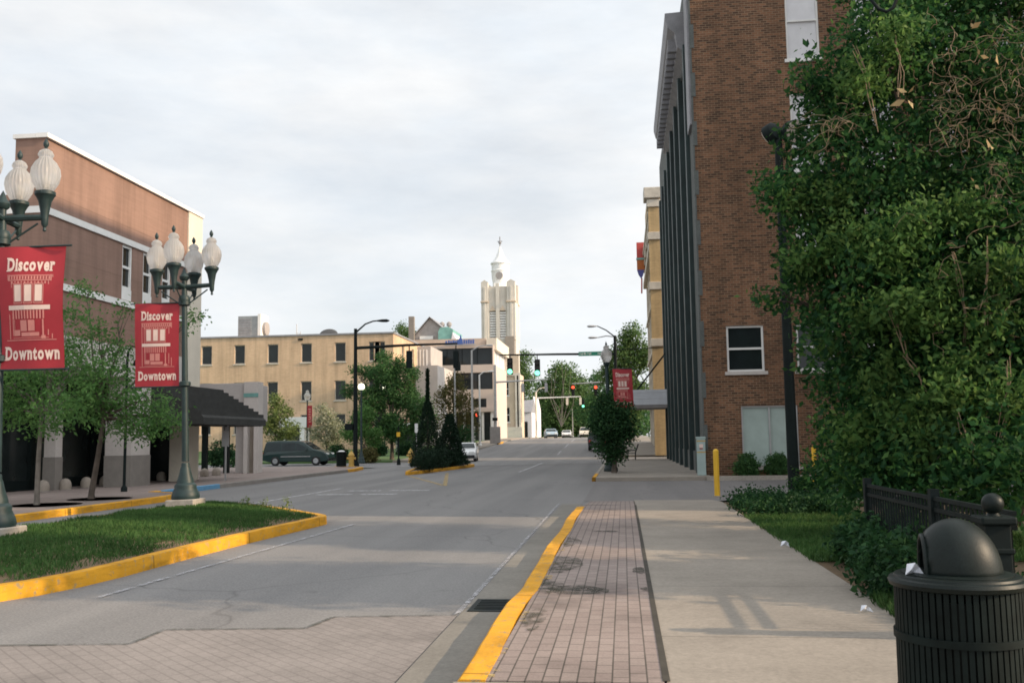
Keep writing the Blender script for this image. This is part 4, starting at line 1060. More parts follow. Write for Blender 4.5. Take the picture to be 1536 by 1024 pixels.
# street side: grey stone end, bronze columns and recessed bays
b = MB(); b.facade(fs_, 38, 69, .1, 19.2, [(39.9, 68.2, 1.0, 18.0)], .7)
b.add([(bx, 38, 19.2), (bx, 69, 19.2), (bx, 69, H_), (bx, 38, H_)], [(0, 1, 2, 3)])
b.build('side_wall', 'gray_facade', bb)
m = MB()
for i in range(20):      # toothed stone quoins against the brick
    m.box(bx - .03, bx + .03 + (.11 if i % 2 else 0), 37.97, 38.3, .1 + i * 1.0, .1 + i * 1.0 + .98)
m.build('quoin', 'gray_facade', bb)
MB().box(bx + .68, bx + .75, 39.9, 68.2, 1.0, 18.0).build('bay_glass', 'storefront', bb)
for i in range(8):
    y = 40.2 + i * 3.9
    MB().box(bx - .16, bx + .5, y, y + .45, .1, 18.2).build('column', 'green_facade', bb, bevel=.03)
    MB().box(bx + .1, bx + .55, y + 1.6, y + 1.85, 1.0, 18.0).build('mullion', 'gray_facade', bb)
for z in (5.0, 9.4, 13.8):
    MB().box(bx + .2, bx + .64, 40, 68.1, z, z + 1.0).build('spandrel', 'green_facade', bb)
MB().box(bx + .25, bx + .66, 39.92, 41.9, 5.5, 6.4).build('ledge', 'pale_wall', bb)
m = MB(); m.extrude_y([(bx + .3, 18.05), (bx - .3, 18.5), (bx - .4, 19.15), (bx - .7, 19.4), (bx - .8, 19.8), (bx - .8, 20.05), (bx + .3, 20.1)], 41.2, 57)
m.build('cornice', 'cornice', bb)
for i in range(20): MB().box(bx - .68, bx - .3, 41.8 + i * .75, 42.05 + i * .75, 18.55, 19.1).build('bracket', 'cornice', bb)
m = MB(); m.box(bx - .12, bx + .02, 38.1, 39.5, 14, 20.6); m.build('downpipe_casing', 'cornice', bb)

# marquee
t = empty('marquee', (1.9, 66, 3.7), 'pale ribbed metal marquee projecting over the right pavement', 'marquee')
q0, q1 = P(948, 588, 64), P(1003, 608, 64)
b = MB()
for i in range(5):
    z0 = 3.75 + i * .2; b.box(q0.x + .02 * (i % 2), bx - .18, 64 + .02 * (i % 2), 68.4, z0, z0 + .19)
b.build('fascia', 'marquee', t)
MB().box(q0.x + .03, bx - .18, 64.05, 68.35, 3.55, 3.749).build('soffit', 'slate', t)
for y in (65, 67.6): MB().tube([(q0.x + .3, y, 4.75), (bx - .17, y, 7.2)], .03, 6).build('stay_rod', 'steel_black', t)

# tan theatre-like building beyond the side street
tb = empty('tan_building', (3.2, 80, g(80)), 'golden brick building with pale trim and cornices beyond the dark bays', 'building')
tx = 3.2
tf = frame('-x', (tx, 0, 0)); tfy = frame('-y', (0, 79, 0))
tz = [g(80), 21.5]
wh = []
for i in range(6):
    y0 = 81.2 + i * 4.6
    for z0, z1 in ((6.3, 9.0), (10.6, 13.4), (15.0, 17.6)): wh.append((y0, y0 + 2.0, z0, z1))
gh = [(81 + i * 4.6, 84 + i * 4.6, g(85) + .3, 4.4) for i in range(6)]
b = MB(); b.facade(tf, 79, 108.5, .2, 21.8, wh + gh, .35); b.facade(tfy, tx, 22, .2, 21.8, [], .3)
b.add([(tx, 79, 21.7), (22, 79, 21.7), (22, 108.5, 21.7), (tx, 108.5, 21.7)], [(0, 1, 2, 3)]); b.add([(tx, 108.5, 0), (22, 108.5, 0), (22, 108.5, 21.8), (tx, 108.5, 21.8)], [(0, 1, 2, 3)])
b.build('wall', 'tan_brick', tb)
for h in wh: window(tb, tf, *h, framem='tan_trim', sillm='tan_trim', depth=.2, fw=.12)
for h in gh: window(tb, tf, *h, framem='pale_wall', sill=False, mull=0, depth=.2, fw=.2)
for i in range(7):
    y = 79.9 + i * 4.6
    MB().box(tx - .22, tx - .01, y, y + .6, .2, 20.5).build('pilaster', 'tan_trim', tb, bevel=.04)
for z, d, hh in ((4.6, .5, .6), (9.4, .35, .35), (13.8, .35, .35), (18.2, .55, .6), (20.6, .5, .5), (21.1, .62, .35)):
    MB().box(tx - d, tx - .005, 79.2, 108.6, z, z + hh).build('band', 'tan_trim', tb, bevel=.03)
for i in range(7):
    y = 79.8 + i * 4.6; MB().box(tx - .5, tx - .23, y, y + 1.0, 20.0, 20.59).build('bracket', 'tan_trim', tb)
px_ = P(976.5, 450, 78.2).x
MB().box(px_, tx + .3, 78.2, 79.6, .2, 21.6).build('end_bay', 'tan_brick', tb)
for z in (4.4, 8.9, 13.5, 17.6, 20.3): MB().box(px_ - .12, tx + .35, 78.05, 79.7, z, z + .62).build('bay_band', 'tan_trim', tb, bevel=.03)
MB().box(px_ - .35, tx + .4, 77.9, 79.8, 21.0, 21.9).build('bay_cornice', 'tan_trim', tb, bevel=.05)
MB().box(tx - .3, tx + .4, 79.82, 108.7, 21.75, 22.2).build('coping', 'tan_trim', tb)
MB().box(tx - .5, tx + .3, 88, 95, 22.21, 23.4).build('pediment', 'tan_brick', tb)
# lower red-brown shop fronts beneath
t = empty('vertical_sign', (2.3, 104, 15), 'tall red, orange and blue blade sign high on the golden building', 'sign')
zz = lambda py: P(962, py, 104).z
xl, xr = P(955.5, 400, 104).x, P(967.5, 400, 104).x
mt['sign_red'] = M('red sign face', (.42, .06, .05), .6, .1, 1); mt['sign_orange'] = M('orange sign face', (.40, .12, .03), .6, .2, 1); mt['sign_blue'] = M('blue sign face', (.09, .10, .32), .6, .1, 1)
MB().box(xl, xr, 103.8, 104.2, zz(387), zz(364)).build('upper_panel', 'sign_red', t)
MB().box(xl - .05, xr, 103.75, 104.25, zz(390), zz(387) - .005).build('band', 'verdigris', t)
MB().box(xl, xr, 103.8, 104.2, zz(405), zz(390) - .005).build('middle_panel', 'sign_orange', t)
MB().extrude_y([(xl, zz(405) - .005), (xr - .1, zz(405) - .005), (xr - .2, zz(412)), ((xl + xr) / 2, zz(418)), (xl + .15, zz(412))], 103.8, 104.2).build('lower_panel', 'sign_blue', t)
MB().tube([((xl + xr) / 2 + .05, 104, zz(417)), ((xl + xr) / 2, 104, zz(440))], .08, 6).build('tail', 'sign_red', t)
MB().box(xr, tx + .1, 103.9, 104.1, zz(372), zz(370)).build('bracket', 'steel_black', t)
MB().box(xr, tx + .1, 103.9, 104.1, zz(402), zz(400)).build('bracket', 'steel_black', t)
# unseen block to the right, added to shade the street
nb = empty('offscreen_shade_block', (23, 27, 0), 'plain brick block out of view on the right, added to shade the street', 'building')
nfr = frame('-x', (16.5, 0, 0)); nh_ = [(21.5 + 3.4 * i, 23 + 3.4 * i, 3 + 4 * k, 5 + 4 * k) for i in range(4) for k in range(5)]
b = MB(); b.facade(nfr, 17.6, 37, .05, 24, nh_, .25); nfy = frame('-y', (0, 17.6, 0)); b.facade(nfy, 16.5, 34, .05, 24, [], .2)
b.add([(16.5, 37, .05), (34, 37, .05), (34, 37, 24), (16.5, 37, 24)], [(0, 1, 2, 3)]); b.add([(16.5, 17.6, 24), (34, 17.6, 24), (34, 37, 24), (16.5, 37, 24)], [(0, 1, 2, 3)]); b.add([(34, 17.6, 0), (34, 37, 0), (34, 37, 24), (34, 17.6, 24)], [(0, 1, 2, 3)])
b.build('wall', 'brown_brick', nb)
for h in nh_: window(nb, nfr, *h, depth=.14, fw=.08, sill=False)
MB().box(16.3, 34.2, 17.4, 37.2, 24.01, 24.5).build('coping', 'cornice', nb)

# ================================================================== SIGNALS AND POLES
def signal(p, label, lit, s=1.0, group='traffic lights over the crossings', hang=.3, back=False):
    t = empty('traffic_light', p, label, 'traffic light', group)    # p = top of housing
    MB().box(-.17 * s, .17 * s, -.1, .14, -1.05 * s, 0).build('housing', 'steel_black', t, world=False, bevel=.03)
    MB().tube([(0, .02, 0), (0, .02, hang)], .035, 6).build('hanger', 'steel_black', t, world=False)
    for i, nm in enumerate(('red', 'amber', 'green')):
        z = -.19 * s - i * .335 * s; on = lit == nm
        l = MB().lathe([(.0, 0), (.14 * s, 0.0), (.14 * s, .03)], 14); l.v = [(x, -.125 - (0 if not on else .02) + zz, z + y) for x, y, zz in l.v]
        if on:
            l = MB().ball((0, -.13, z), .16 * s, 12, 8, (1, .4, 1))
        l.build('lens', ('on_red' if nm == 'red' else 'on_green') if on else 'off_lens', t, smooth=True, world=False)
        if not back:
            v = MB()
            for k in range(7):
                w0, w1 = math.pi * k / 7, math.pi * (k + 1) / 7
                a = [(.165 * s * math.cos(w0), -.11, z + .165 * s * math.sin(w0)), (.165 * s * math.cos(w1), -.11, z + .165 * s * math.sin(w1)), (.165 * s * math.cos(w1), -.32, z + .165 * s * math.sin(w1)), (.165 * s * math.cos(w0), -.32, z + .165 * s * math.sin(w0))]
                v.add(a, [(0, 1, 2, 3)])
            v.build('visor', 'steel_black', t, world=False)
    return t
def cobra(mb, tip, d, L=.75):
    tip = Vector(tip); d = Vector(d).normalized(); s = d.cross(Vector((0, 0, 1)))
    prof = [(0, .05), (.12, .09), (.35, .15), (.6, .16), (.75, .06)]
    pts = [tip + d * a * L / .75 for a, _ in prof]
    k = len(mb.v); mb.tube(pts, [r for _, r in prof], 10)
    for i in range(k, len(mb.v)):
        v = Vector(mb.v[i]); mb.v[i] = (v.x, v.y, tip.z + (v.z - tip.z) * .6)
# near-left dark signal pole
SP = G(533, 699, SW)
Ys = SP.y
t = empty('signal_pole', (SP.x, Ys, SW), 'tall dark signal pole with street light and long mast arm at the left corner', 'signal pole')
zt = P(531, 493, Ys).z - SW; za = P(533, 522, Ys).z - SW
MB().tube([(0, 0, 0), (0, 0, .3), (0, 0, zt)], [.17, .15, .1], 12).lathe([(.24, 0), (.24, .1), (.17, .3)], 12).build('pole', 'steel_black', t, smooth=True, world=False)
xe = P(686, 518, Ys).x - SP.x
MB().tube([(0, 0, za), (xe * .5, 0, za + .1), (xe, 0, za + .12)], [.1, .08, .05], 10).build('mast_arm', 'steel_black', t, smooth=True, world=False)
xl_ = P(566, 479, Ys).x - SP.x; zl = P(566, 481, Ys).z - SW
m = MB(); m.tube([(0, 0, zt - .25), (xl_ * .45, 0, zt + (zl - zt) * .6), (xl_ * .8, 0, zl - .02), (xl_, 0, zl)], [.06, .05, .045, .04], 8); m.build('light_arm', 'steel_black', t, smooth=True, world=False)
m = MB(); cobra(m, (xl_ - .1, 0, zl), (1, 0, -.02), .85); m.build('luminaire', 'steel_black', t, smooth=True, world=False)
zb = P(522, 640, Ys).z - SW
MB().box(-.62, -.14, -.16, .14, zb - .2, zb + .2).build('pedestrian_signal', 'steel_black', t, world=False)
for px, lab in ((614, 'traffic light seen from behind under the middle of the left mast arm'), (684, 'traffic light seen from behind at the tip of the left mast arm')):
    q = P(px, 526, Ys); s_ = signal((q.x, Ys, q.z), lab, None, back=True, hang=.35); s_.rotation_euler = (0, 0, math.pi)
# right dark pole
RP = P(926, 650, 74); zr = g(74) + .1
t = empty('signal_pole', (RP.x, 74, zr), 'dark signal pole with twin street lights beyond the red banner', 'signal pole')
zt = P(926, 503, 74).z - zr; za = P(905, 531, 74).z - zr
MB().tube([(0, 0, 0), (0, 0, zt)], [.17, .11], 12).build('pole', 'steel_black', t, smooth=True, world=False)
xe = P(750, 530, 74).x - RP.x
MB().tube([(0, 0, za), (xe * .5, 0, za + .08), (xe, 0, za + .12)], [.1, .085, .055], 10).build('mast_arm', 'steel_black', t, smooth=True, world=False)
xr2 = P(999, 521, 74).x - RP.x
MB().tube([(0, 0, P(930, 524, 74).z - zr), (xr2, 0, P(998, 521, 74).z - zr)], .035, 6).build('span_wire', 'steel_black', t, world=False)
for px, py, y_, nm in ((896, 489, 0, 'a'), (896, 501, 2.5, 'b')):
    q = P(px, py, 74); m = MB(); m.tube([(0, 0, zt - .1), ((q.x - RP.x) * .5, y_ * .5, (q.z - zr + zt) / 2 + .05), (q.x - RP.x, y_, q.z - zr)], [.05, .045, .04], 8); ao = m.build('light_arm', 'gray_metal' if nm == 'b' else 'steel_black', t, smooth=True, world=False)
    m = MB(); cobra(m, (q.x - RP.x, y_, q.z - zr), (-1, 0, .0), .8); m.build('luminaire', 'gray_metal', ao, smooth=True, world=False)
q = P(765, 537, 73.9); signal((q.x, 73.8, q.z), 'left of two traffic lights showing green on the nearer right mast arm', 'green', 1.22)
q = P(806, 539, 73.9); signal((q.x, 73.8, q.z), 'right of two traffic lights showing green on the nearer right mast arm', 'green', 1.22)
q = P(868, 534, 73.8); q1 = P(905, 528, 73.8)
t = empty('street_name_sign', ((q.x + q1.x) / 2, 73.75, q.z), 'green street name sign on the right mast arm', 'sign')
hw = (q1.x - q.x) / 2
MB().box(-hw, hw, -.02, .02, 0, .32).build('plate', 'street_sign', t, world=False)
m = MB()
for x0, n in ((-hw + .1, 5), (-hw * .05 - .2, 3), (hw * .45 + .1, 3)):
    for i in range(n): m.box(x0 + i * .11, x0 + i * .11 + (.075 if i % 2 else .04), -.028, -.021, .09, .24 - .04 * (i % 3 == 1))
m.build('lettering', 'white', t, world=False)
# grey poles down the left side
def gray_pole(px, py, Y, pyt, label, arm=None, lum=True, light=None, r=.12, name='light_pole', cat='light pole', m_='gray_metal'):
    z0 = g(Y) + SW; q = P(px, py, Y); zt = P(px, pyt, Y).z - z0
    t = empty(name, (q.x, Y, z0), label, cat)
    MB().tube([(0, 0, 0), (0, 0, zt)], [r, r * .75], 10).lathe([(r * 1.6, 0), (r * 1.6, .12), (r, .25)], 10).build('pole', m_, t, smooth=True, world=False)
    if arm:
        e = P(arm[0], arm[1], Y); d = Vector((e.x - q.x, 0, e.z - z0))
        MB().tube([(0, 0, zt - .05), (d.x * .5, 0, (zt + d.z) / 2 + .1), (d.x, 0, d.z)], [.06, .055, .045], 8).build('light_arm', m_, t, smooth=True, world=False)
        if lum:
            m = MB(); cobra(m, (d.x, 0, d.z), (1 if d.x > 0 else -1, 0, 0), .8); m.build('luminaire', m_, t, smooth=True, world=False)
    return t, q, z0
gray_pole(709, 660, 95, 525, 'grey light pole with angled arm before the glass-banded office, left of its twin', (727, 518))
gray_pole(720, 652, 104, 562, 'shorter pale light pole before the glass-banded office, right of its twin', (730, 557), m_='white')
t, q, z0 = gray_pole(683, 655, 100, 545, 'grey pole carrying a dark signal head beside the olive tree', None)
MB().box(.1, .62, -.2, .15, P(683, 556, 100).z - z0, P(683, 543, 100).z - z0).build('signal_head', 'steel_black', t, world=False)
t, q, z0 = gray_pole(743.5, 658, 112, 547, 'grey signal pole with long pale mast arm at the office corner', None, r=.2, name='signal_pole', cat='signal pole')
e = P(822, 569, 112)
MB().tube([(0, 0, P(744, 573, 112).z - z0), (e.x - q.x, 0, e.z - z0)], [.11, .06], 8).build('mast_arm', 'gray_metal', t, smooth=True, world=False)
MB().box(-.6, .6, -.45, -.2, 0, 1.9).build('cabinet', 'slate', t, world=False)
MB().box(-.3, .3, -.4, -.22, 2.6, 2.95).build('pedestrian_signal', 'steel_black', t, world=False)
for px, lab in ((784, 'pale-backed signal hanging in the middle of the pale mast arm'), (819, 'pale-backed signal at the tip of the pale mast arm')):
    qq = P(px, 575, 112); tt = empty('traffic_light', (qq.x, 112, qq.z), lab, 'traffic light')
    MB().box(-.16, .16, -.12, .12, -1.0, 0).build('housing', 'gray_metal', tt, world=False, bevel=.03)
    MB().tube([(0, 0, 0), (0, 0, .3)], .04, 6).build('hanger', 'gray_metal', tt, world=False)
    MB().box(-.2, .2, .125, .2, -.9, -.1).build('visor', 'steel_black', tt, world=False)
qq = P(714, 625, 110); signal((qq.x, 110, P(714, 623, 110).z + .3), 'side-mounted traffic light showing red beside the pale light pole', 'red', 1.3, hang=.2)
# curved street lamp farther with arm
t, q, z0 = gray_pole(805, 655, 140, 588, 'cream curved-top pole with a long pale arm down the street', (812, 581.5), r=.16, m_='cream')
e = P(871, 594.5, 140)
MB().tube([(0, 0, P(805, 597, 140).z - z0), (e.x - q.x, 0, e.z - z0)], [.1, .06], 8).build('mast_arm', 'white', t, smooth=True, world=False)
for px in (850.5, 870.5):
    qq = P(px, 596, 140); MB().box(qq.x - q.x - .16, qq.x - q.x + .16, .02, .2, qq.z - z0 - 1.05, qq.z - z0).build('signal_back', 'cream', t, world=False)
qq = P(874.5, 599, 139); signal((qq.x, 139, qq.z), 'small distant traffic light showing green at the arm tip', 'green', 1.1, hang=.35)
# red pair
QR = P(912, 650, 128)
t = empty('signal_pole', (QR.x, 128, g(128) + .1), 'distant pale mast arm pole hidden behind the dark tree', 'signal pole')
z0 = g(128) + .1; e0 = P(858, 575.5, 128); e1 = P(912, 572.5, 128)
MB().tube([(0, 0, 0), (0, 0, e1.z - z0 + .6)], [.18, .12], 10).build('pole', 'gray_metal', t, smooth=True, world=False)
MB().tube([(0, 0, e1.z - z0), (e0.x - QR.x, 0, e0.z - z0)], [.1, .06], 8).build('mast_arm', 'gray_metal', t, smooth=True, world=False)
for px, lab in ((859.5, 'left of two distant traffic lights showing red'), (893.5, 'right of two distant traffic lights showing red')):
    qq = P(px, 578, 127.8); signal((qq.x, 127.8, qq.z), lab, 'red', 1.25, hang=.25)
gray_pole(859.5, 655, 170, 613, 'slim pale pole standing alone in front of the far trees', None, r=.1, m_='cream')
# big right-hand black lamp
BP = G(1192, 745, .12)
t = empty('floodlight_pole', (BP.x, BP.y, .12), 'tall black pole with two round floodlights standing in the big tree', 'light pole')
zt = P(1172, 200, BP.y).z - .12
MB().tube([(0, 0, -.1), (-.01, 0, 3), (-.02, 0, zt)], [.145, .125, .095], 14).box(-.2, .2, -.2, .2, -.1, .06).build('pole', 'steel_black', t, smooth=True, world=False)
def drum(c, d, r, L, face, par):
    d = Vector(d).normalized(); c = Vector(c)
    o = MB().tube([c, c + d * L * .25, c + d * L * .8, c + d * L], [r * .55, r * .92, r, r * 1.02], 20).build('floodlight', 'steel_black', par, smooth=True, world=False)
    MB().tube([c + d * (L + .003), c + d * (L + .03)], [r * .96, r * .9], 20).build('lens', face, o, smooth=True, world=False)
drum((-.02, -.05, zt + .1), (-.55, .6, -.35), .28, .3, 'cream', t); drum((.25, .12, zt + .05), (.45, -.85, -.25), .3, .32, 'pillar_tan', t)
MB().tube([(-.05, 0, zt), (.25, .12, zt + .02)], .05, 8).build('crossbar', 'steel_black', t, smooth=True, world=False)

# ================================================================== VEHICLES
def car(loc, rz, label, paint, kind='van', name='parked_car', cat='car'):
    t = empty(name, loc, label, cat, None, rz)      # local: +x is front, y across
    if kind == 'van':
        L, W, H = 4.75, 1.84, 1.74
        prof = [(-2.35, .38), (-2.38, .75), (-2.3, 1.0), (-2.18, 1.62), (-2.05, 1.72), (-1.0, 1.76), (.2, 1.74), (.55, 1.66), (1.35, 1.12), (2.0, .98), (2.28, .80), (2.38, .58), (2.34, .32), (1.95, .27), (-1.9, .27)]
        belt = 1.05; glassx = [(-2.12, -1.1), (-1.0, -.02), (.06, .9)]; gt = 1.6; ws = ((.58, 1.66), (1.36, 1.13)); rw = ((-2.31, 1.05), (-2.19, 1.6)); wx = (-1.45, 1.5)
    else:
        L, W, H = 4.5, 1.74, 1.42
        prof = [(-2.2, .36), (-2.25, .7), (-2.15, .92), (-1.65, .98), (-1.1, 1.36), (-.8, 1.42), (.1, 1.42), (.35, 1.37), (1.05, .98), (1.95, .86), (2.2, .68), (2.22, .36), (1.9, .24), (-1.9, .24)]
        belt = .96; glassx = [(-1.25, -.35), (-.28, .72)]; gt = 1.32; ws = ((.36, 1.365), (1.06, .985)); rw = ((-1.64, .985), (-1.11, 1.355)); wx = (-1.35, 1.38)
    hw = lambda z: W / 2 * (1 - .03 * max(0, (.5 - z) / .3)) if z < belt else W / 2 * (1 - .16 * (z - belt) / (H - belt))
    n = len(prof); m = MB()
    m.add([(x, -hw(z), z) for x, z in prof] + [(x, hw(z), z) for x, z in prof], [tuple(range(n)), tuple(range(n, 2 * n))[::-1]] + [(i, n + i, n + (i + 1) % n, (i + 1) % n) for i in range(n)])
    m.build('body', paint, t, world=False, bevel=.05)
    for s in (-1, 1):
        for a, b_ in glassx:
            top = lambda x: gt if x < .3 else gt - (x - .3) * .62
            if kind != 'van': top = lambda x: min(gt, belt + .04 + (x + 1.55) * .75) if x < -.8 else (gt if x < .25 else gt - (x - .25) * .5)
            y = lambda z: s * (hw(z) + .012)
            z0 = belt + .03
            MB().add([(a, y(z0), z0), (b_, y(z0), z0), (b_, y(top(b_)), top(b_)), (a, y(top(a)), top(a))], [(0, 1, 2, 3)]).build('side_window', 'car_glass', t, world=False)
        for x in wx:
            w = MB().lathe([(.22, -.1), (.31, -.1), (.33, -.05), (.33, .08), (.3, .11), (.2, .11)], 20)
            w.v = [(x + a, s * (W / 2 - .09) + c * s, .33 + b2) for a, b2, c in w.v]; wo = w.build('wheel', 'rubber', t, smooth=True, world=False)
            w = MB().lathe([(.0, .1), (.06, .135), (.19, .115), (.2, .09)], 16); w.v = [(x + a, s * (W / 2 - .09) + c * s, .33 + b2) for a, b2, c in w.v]; w.build('rim', 'rim', wo, smooth=True, world=False)
        MB().box(-1.05, 1.1, s * (W / 2 + .004) - .012, s * (W / 2 + .004) + .012, .62, .67).build('side_trim', 'gray_metal', t, world=False)
        xf = 2.14 if kind == 'van' else 2.06; zf = .78 if kind == 'van' else .68
        MB().box(xf - .12, xf + .16, s * W / 2 * .62 - .18, s * W / 2 * .62 + .25, zf - .09, zf + .09).build('headlight', 'headlight', t, world=False, bevel=.03)
        MB().box(xf - .1, xf + .13, s * W / 2 * .72 - .12, s * W / 2 * .72 + .22, zf - .2, zf - .1).build('indicator', 'amber', t, world=False, bevel=.02)
        xb = prof[1][0]; MB().box(xb - .01, xb + .12, s * W / 2 * .78 - .12, s * W / 2 * .78 + .14, .74, .98).build('tail_light', 'redlens', t, world=False, bevel=.02)
        MB().box(.75, .9, s * (W / 2 + .02) - (.1 if s < 0 else 0), s * (W / 2 + .02) + (.1 if s > 0 else 0), belt, belt + .14).build('mirror', paint, t, world=False, bevel=.02)
    for (a, z0), (b_, z1), nm in ((*ws, 'windscreen'), (*rw, 'rear_window')):
        d = Vector((z0 - z1, 0, b_ - a)).normalized(); d = d if d.z > 0 else -d; k = .018
        if nm == 'rear_window' and kind == 'van': d = Vector((-1, 0, .1))
        pa = Vector((a, 0, z0)) + d * k; pb = Vector((b_, 0, z1)) + d * k; wa, wb = hw(z0) * .9, hw(z1) * .9
        pa2, pb2 = pa.lerp(pb, .06), pa.lerp(pb, .94)
        MB().add([(pa2.x, -wa, pa2.z), (pa2.x, wa, pa2.z), (pb2.x, wb, pb2.z), (pb2.x, -wb, pb2.z)], [(0, 1, 2, 3)]).build(nm, 'car_glass', t, world=False)
    MB().box(prof[0][0] - .07, prof[0][0] + .1, -W / 2 * .93, W / 2 * .93, .36, .6).build('bumper', 'car_black', t, world=False, bevel=.05)
    fx = max(p[0] for p in prof); MB().box(fx - .12, fx + .05, -W / 2 * .93, W / 2 * .93, .3, .52).build('bumper', 'car_black', t, world=False, bevel=.05)
    return t
q = G(449, 698, 0)
car((q.x, q.y, .012), R(0), 'dark green minivan crossing on the side street at left', 'van_green', 'van', 'minivan', 'minivan')
q = P(695, 675, 72); car((q.x, 73, g(73) + .01), R(-84), 'white car half hidden behind the second conifer', 'car_white', 'sedan')
q = P(898, 660, 92); car((q.x, 92, g(92) + .01), R(90), 'black car parked at the right kerb behind the dark tree', 'car_black', 'van')
q = P(826, 650, 150); car((q.x, 150, g(150) + .01), R(-80), 'pale blue car far off at the crest of the street, under the trees', 'car_blue', 'sedan')
q = P(850, 650, 185); car((q.x, 185, g(185) + .01), R(-88), 'small white car farthest off at the crest of the street', 'car_white', 'sedan')
q = P(878, 650, 165); car((q.x, 165, g(165) + .01), R(-90), 'pale tan van far off near the right kerb', 'cream', 'van', 'parked_van', 'van')

# ================================================================== SMALL STREET THINGS
def hydrant(p, label):
    t = empty('fire_hydrant', p, label, 'fire hydrant', 'yellow fire hydrants')
    MB().lathe([(.2, 0), (.2, .06), (.15, .08), (.15, .62), (.19, .64), (.19, .7), (.16, .74), (.1, .85), (.04, .9), (.05, .96), (.0, .98)], 14).build('barrel', 'hydrant_yellow', t, smooth=True, world=False)
    for s in (-1, 1): MB().tube([(s * .12, 0, .5), (s * .26, 0, .5)], [.075, .075], 10).build('nozzle', 'hydrant_yellow', t, world=False)
    return t
q = G(527, 700, SW); hydrant((q.x, q.y, SW), 'yellow fire hydrant beside the far litter bin')
q = G(616, 694, SW); hydrant((q.x, q.y, SW), 'yellow fire hydrant left of the first conifer')
def litter_bin(loc, label, sc=1.0, far=False):
    t = empty('litter_bin', loc, label, 'litter bin')
    MB().lathe([(.24, .03), (.26, .05), (.265, .8), (.25, .8)], 24).build('liner', 'can_black', t, smooth=True, world=False)
    m = MB(); ns = 58
    for i in range(ns):
        w = 2 * math.pi * i / ns; c, s = math.cos(w), math.sin(w); r = .295
        a = [(c * r - s * .0115, s * r + c * .0115), (c * r + s * .0115, s * r - c * .0115)]
        m.add([(a[0][0], a[0][1], .06), (a[1][0], a[1][1], .06), (a[1][0] * .985, a[1][1] * .985, .86), (a[0][0] * .985, a[0][1] * .985, .86), (a[0][0] * .97, a[0][1] * .97, .06), (a[1][0] * .97, a[1][1] * .97, .06), (a[1][0] * .955, a[1][1] * .955, .86), (a[0][0] * .955, a[0][1] * .955, .86)],
              [(0, 1, 2, 3), (5, 4, 7, 6), (1, 5, 6, 2), (4, 0, 3, 7)])
    m.build('slats', 'slat_black', t, world=False)
    for z in (.05, .32, .6):
        MB().lathe([(.284, z), (.302, z), (.302, z + .035), (.284, z + .035), (.284, z)], 40).build('hoop', 'slat_black', t, smooth=True, world=False)
    MB().lathe([(.28, .84), (.31, .85), (.318, .87), (.31, .885), (.29, .89), (.285, .9), (.26, .905), (.25, .90), (.2, .9)], 48).build('rim', 'can_black', t, smooth=True, world=False)
    if far: MB().lathe([(.0, .98), (.12, .97), (.2, .92), (.22, .9)], 20).build('lid', 'white', t, smooth=True, world=False)
    return t
q = G(512, 700, SW); litter_bin((q.x, q.y, SW), 'dark litter bin with a pale lid by the far left corner', far=True)
CP = P(1436, 872, 5.0)
can = litter_bin((CP.x, 5.0, .02), 'black slatted litter bin with a domed lid in the right foreground')
# dome lid with a hooded opening facing left
m = MB(); r = .205; nu, nv = 40, 14
op = R(170)
keep = {}
for i in range(nv + 1):
    ph = (math.pi / 2) * i / nv
    for j in range(nu):
        w = 2 * math.pi * j / nu
        m.v.append((r * math.cos(ph) * math.cos(w), r * math.cos(ph) * math.sin(w), .9 + .268 * math.sin(ph)))
for i in range(nv):
    for j in range(nu):
        w = 2 * math.pi * (j + .5) / nu; dw = (w - op + math.pi) % (2 * math.pi) - math.pi
        ph = (math.pi / 2) * (i + .5) / nv
        # opening: a vertical cut plane on the left side
        if math.cos(ph) * math.cos(dw) > .73 and ph < R(47): continue
        a = i * nu + j; b2 = i * nu + (j + 1) % nu; m.f.append((a, b2, b2 + nu, a + nu))
dm = m.build('dome_lid', 'can_black', can, smooth=True, world=False)
so = dm.modifiers.new('thick', 'SOLIDIFY'); so.thickness = .012
MB().lathe([(.0, .9), (.25, .9), (.25, .908), (.215, .915), (.19, .912)], 36).build('lid_plate', 'can_black', can, smooth=True, world=False)
lip = [(math.cos(op) * r * .62 + 0, 0, 0)]
arc = [Matrix.Rotation(op, 3, 'Z') @ Vector((r * .735, r * .68 * math.cos(a), .905 + .178 * math.sin(a))) for a in lin(0, math.pi, 18)]
MB().tube(arc, .011, 8).build('opening_lip', 'can_black', can, smooth=True, world=False)
# paper sticking out
t = empty('paper_scrap', (CP.x - .215, 4.93, .925), 'crumpled white paper poking out of the litter bin lid', 'paper')
pv = [(-.045, 0, 0), (-.03, .02, .05), (0, -.015, .06), (.025, .01, .035), (.045, -.01, -.005), (0, .02, .01), (-.02, -.02, .03), (.01, .03, .03)]
MB().add(pv, [(0, 1, 6), (1, 2, 6), (2, 5, 6), (6, 5, 0), (2, 3, 5), (3, 4, 5), (2, 7, 3), (3, 7, 4)]).build('sheet', 'paper', t, world=False)
for px, py, s, lab in ((1179, 820, .07, 'small white litter scrap on the pavement edge by the lawn'), (1300, 918, .05, 'pale litter scrap on the pavement edge near the litter bin')):
    q = G(px, py, SW); t = empty('paper_scrap', (q.x, q.y, SW + .01), lab, 'paper')
    MB().add([(x * s / .045, y * s / .045, z * s / .045 * .8) for x, y, z in pv], [(0, 1, 6), (1, 2, 6), (2, 5, 6), (6, 5, 0), (2, 3, 5), (3, 4, 5), (2, 7, 3), (3, 7, 4)]).build('sheet', 'paper', t, world=False)
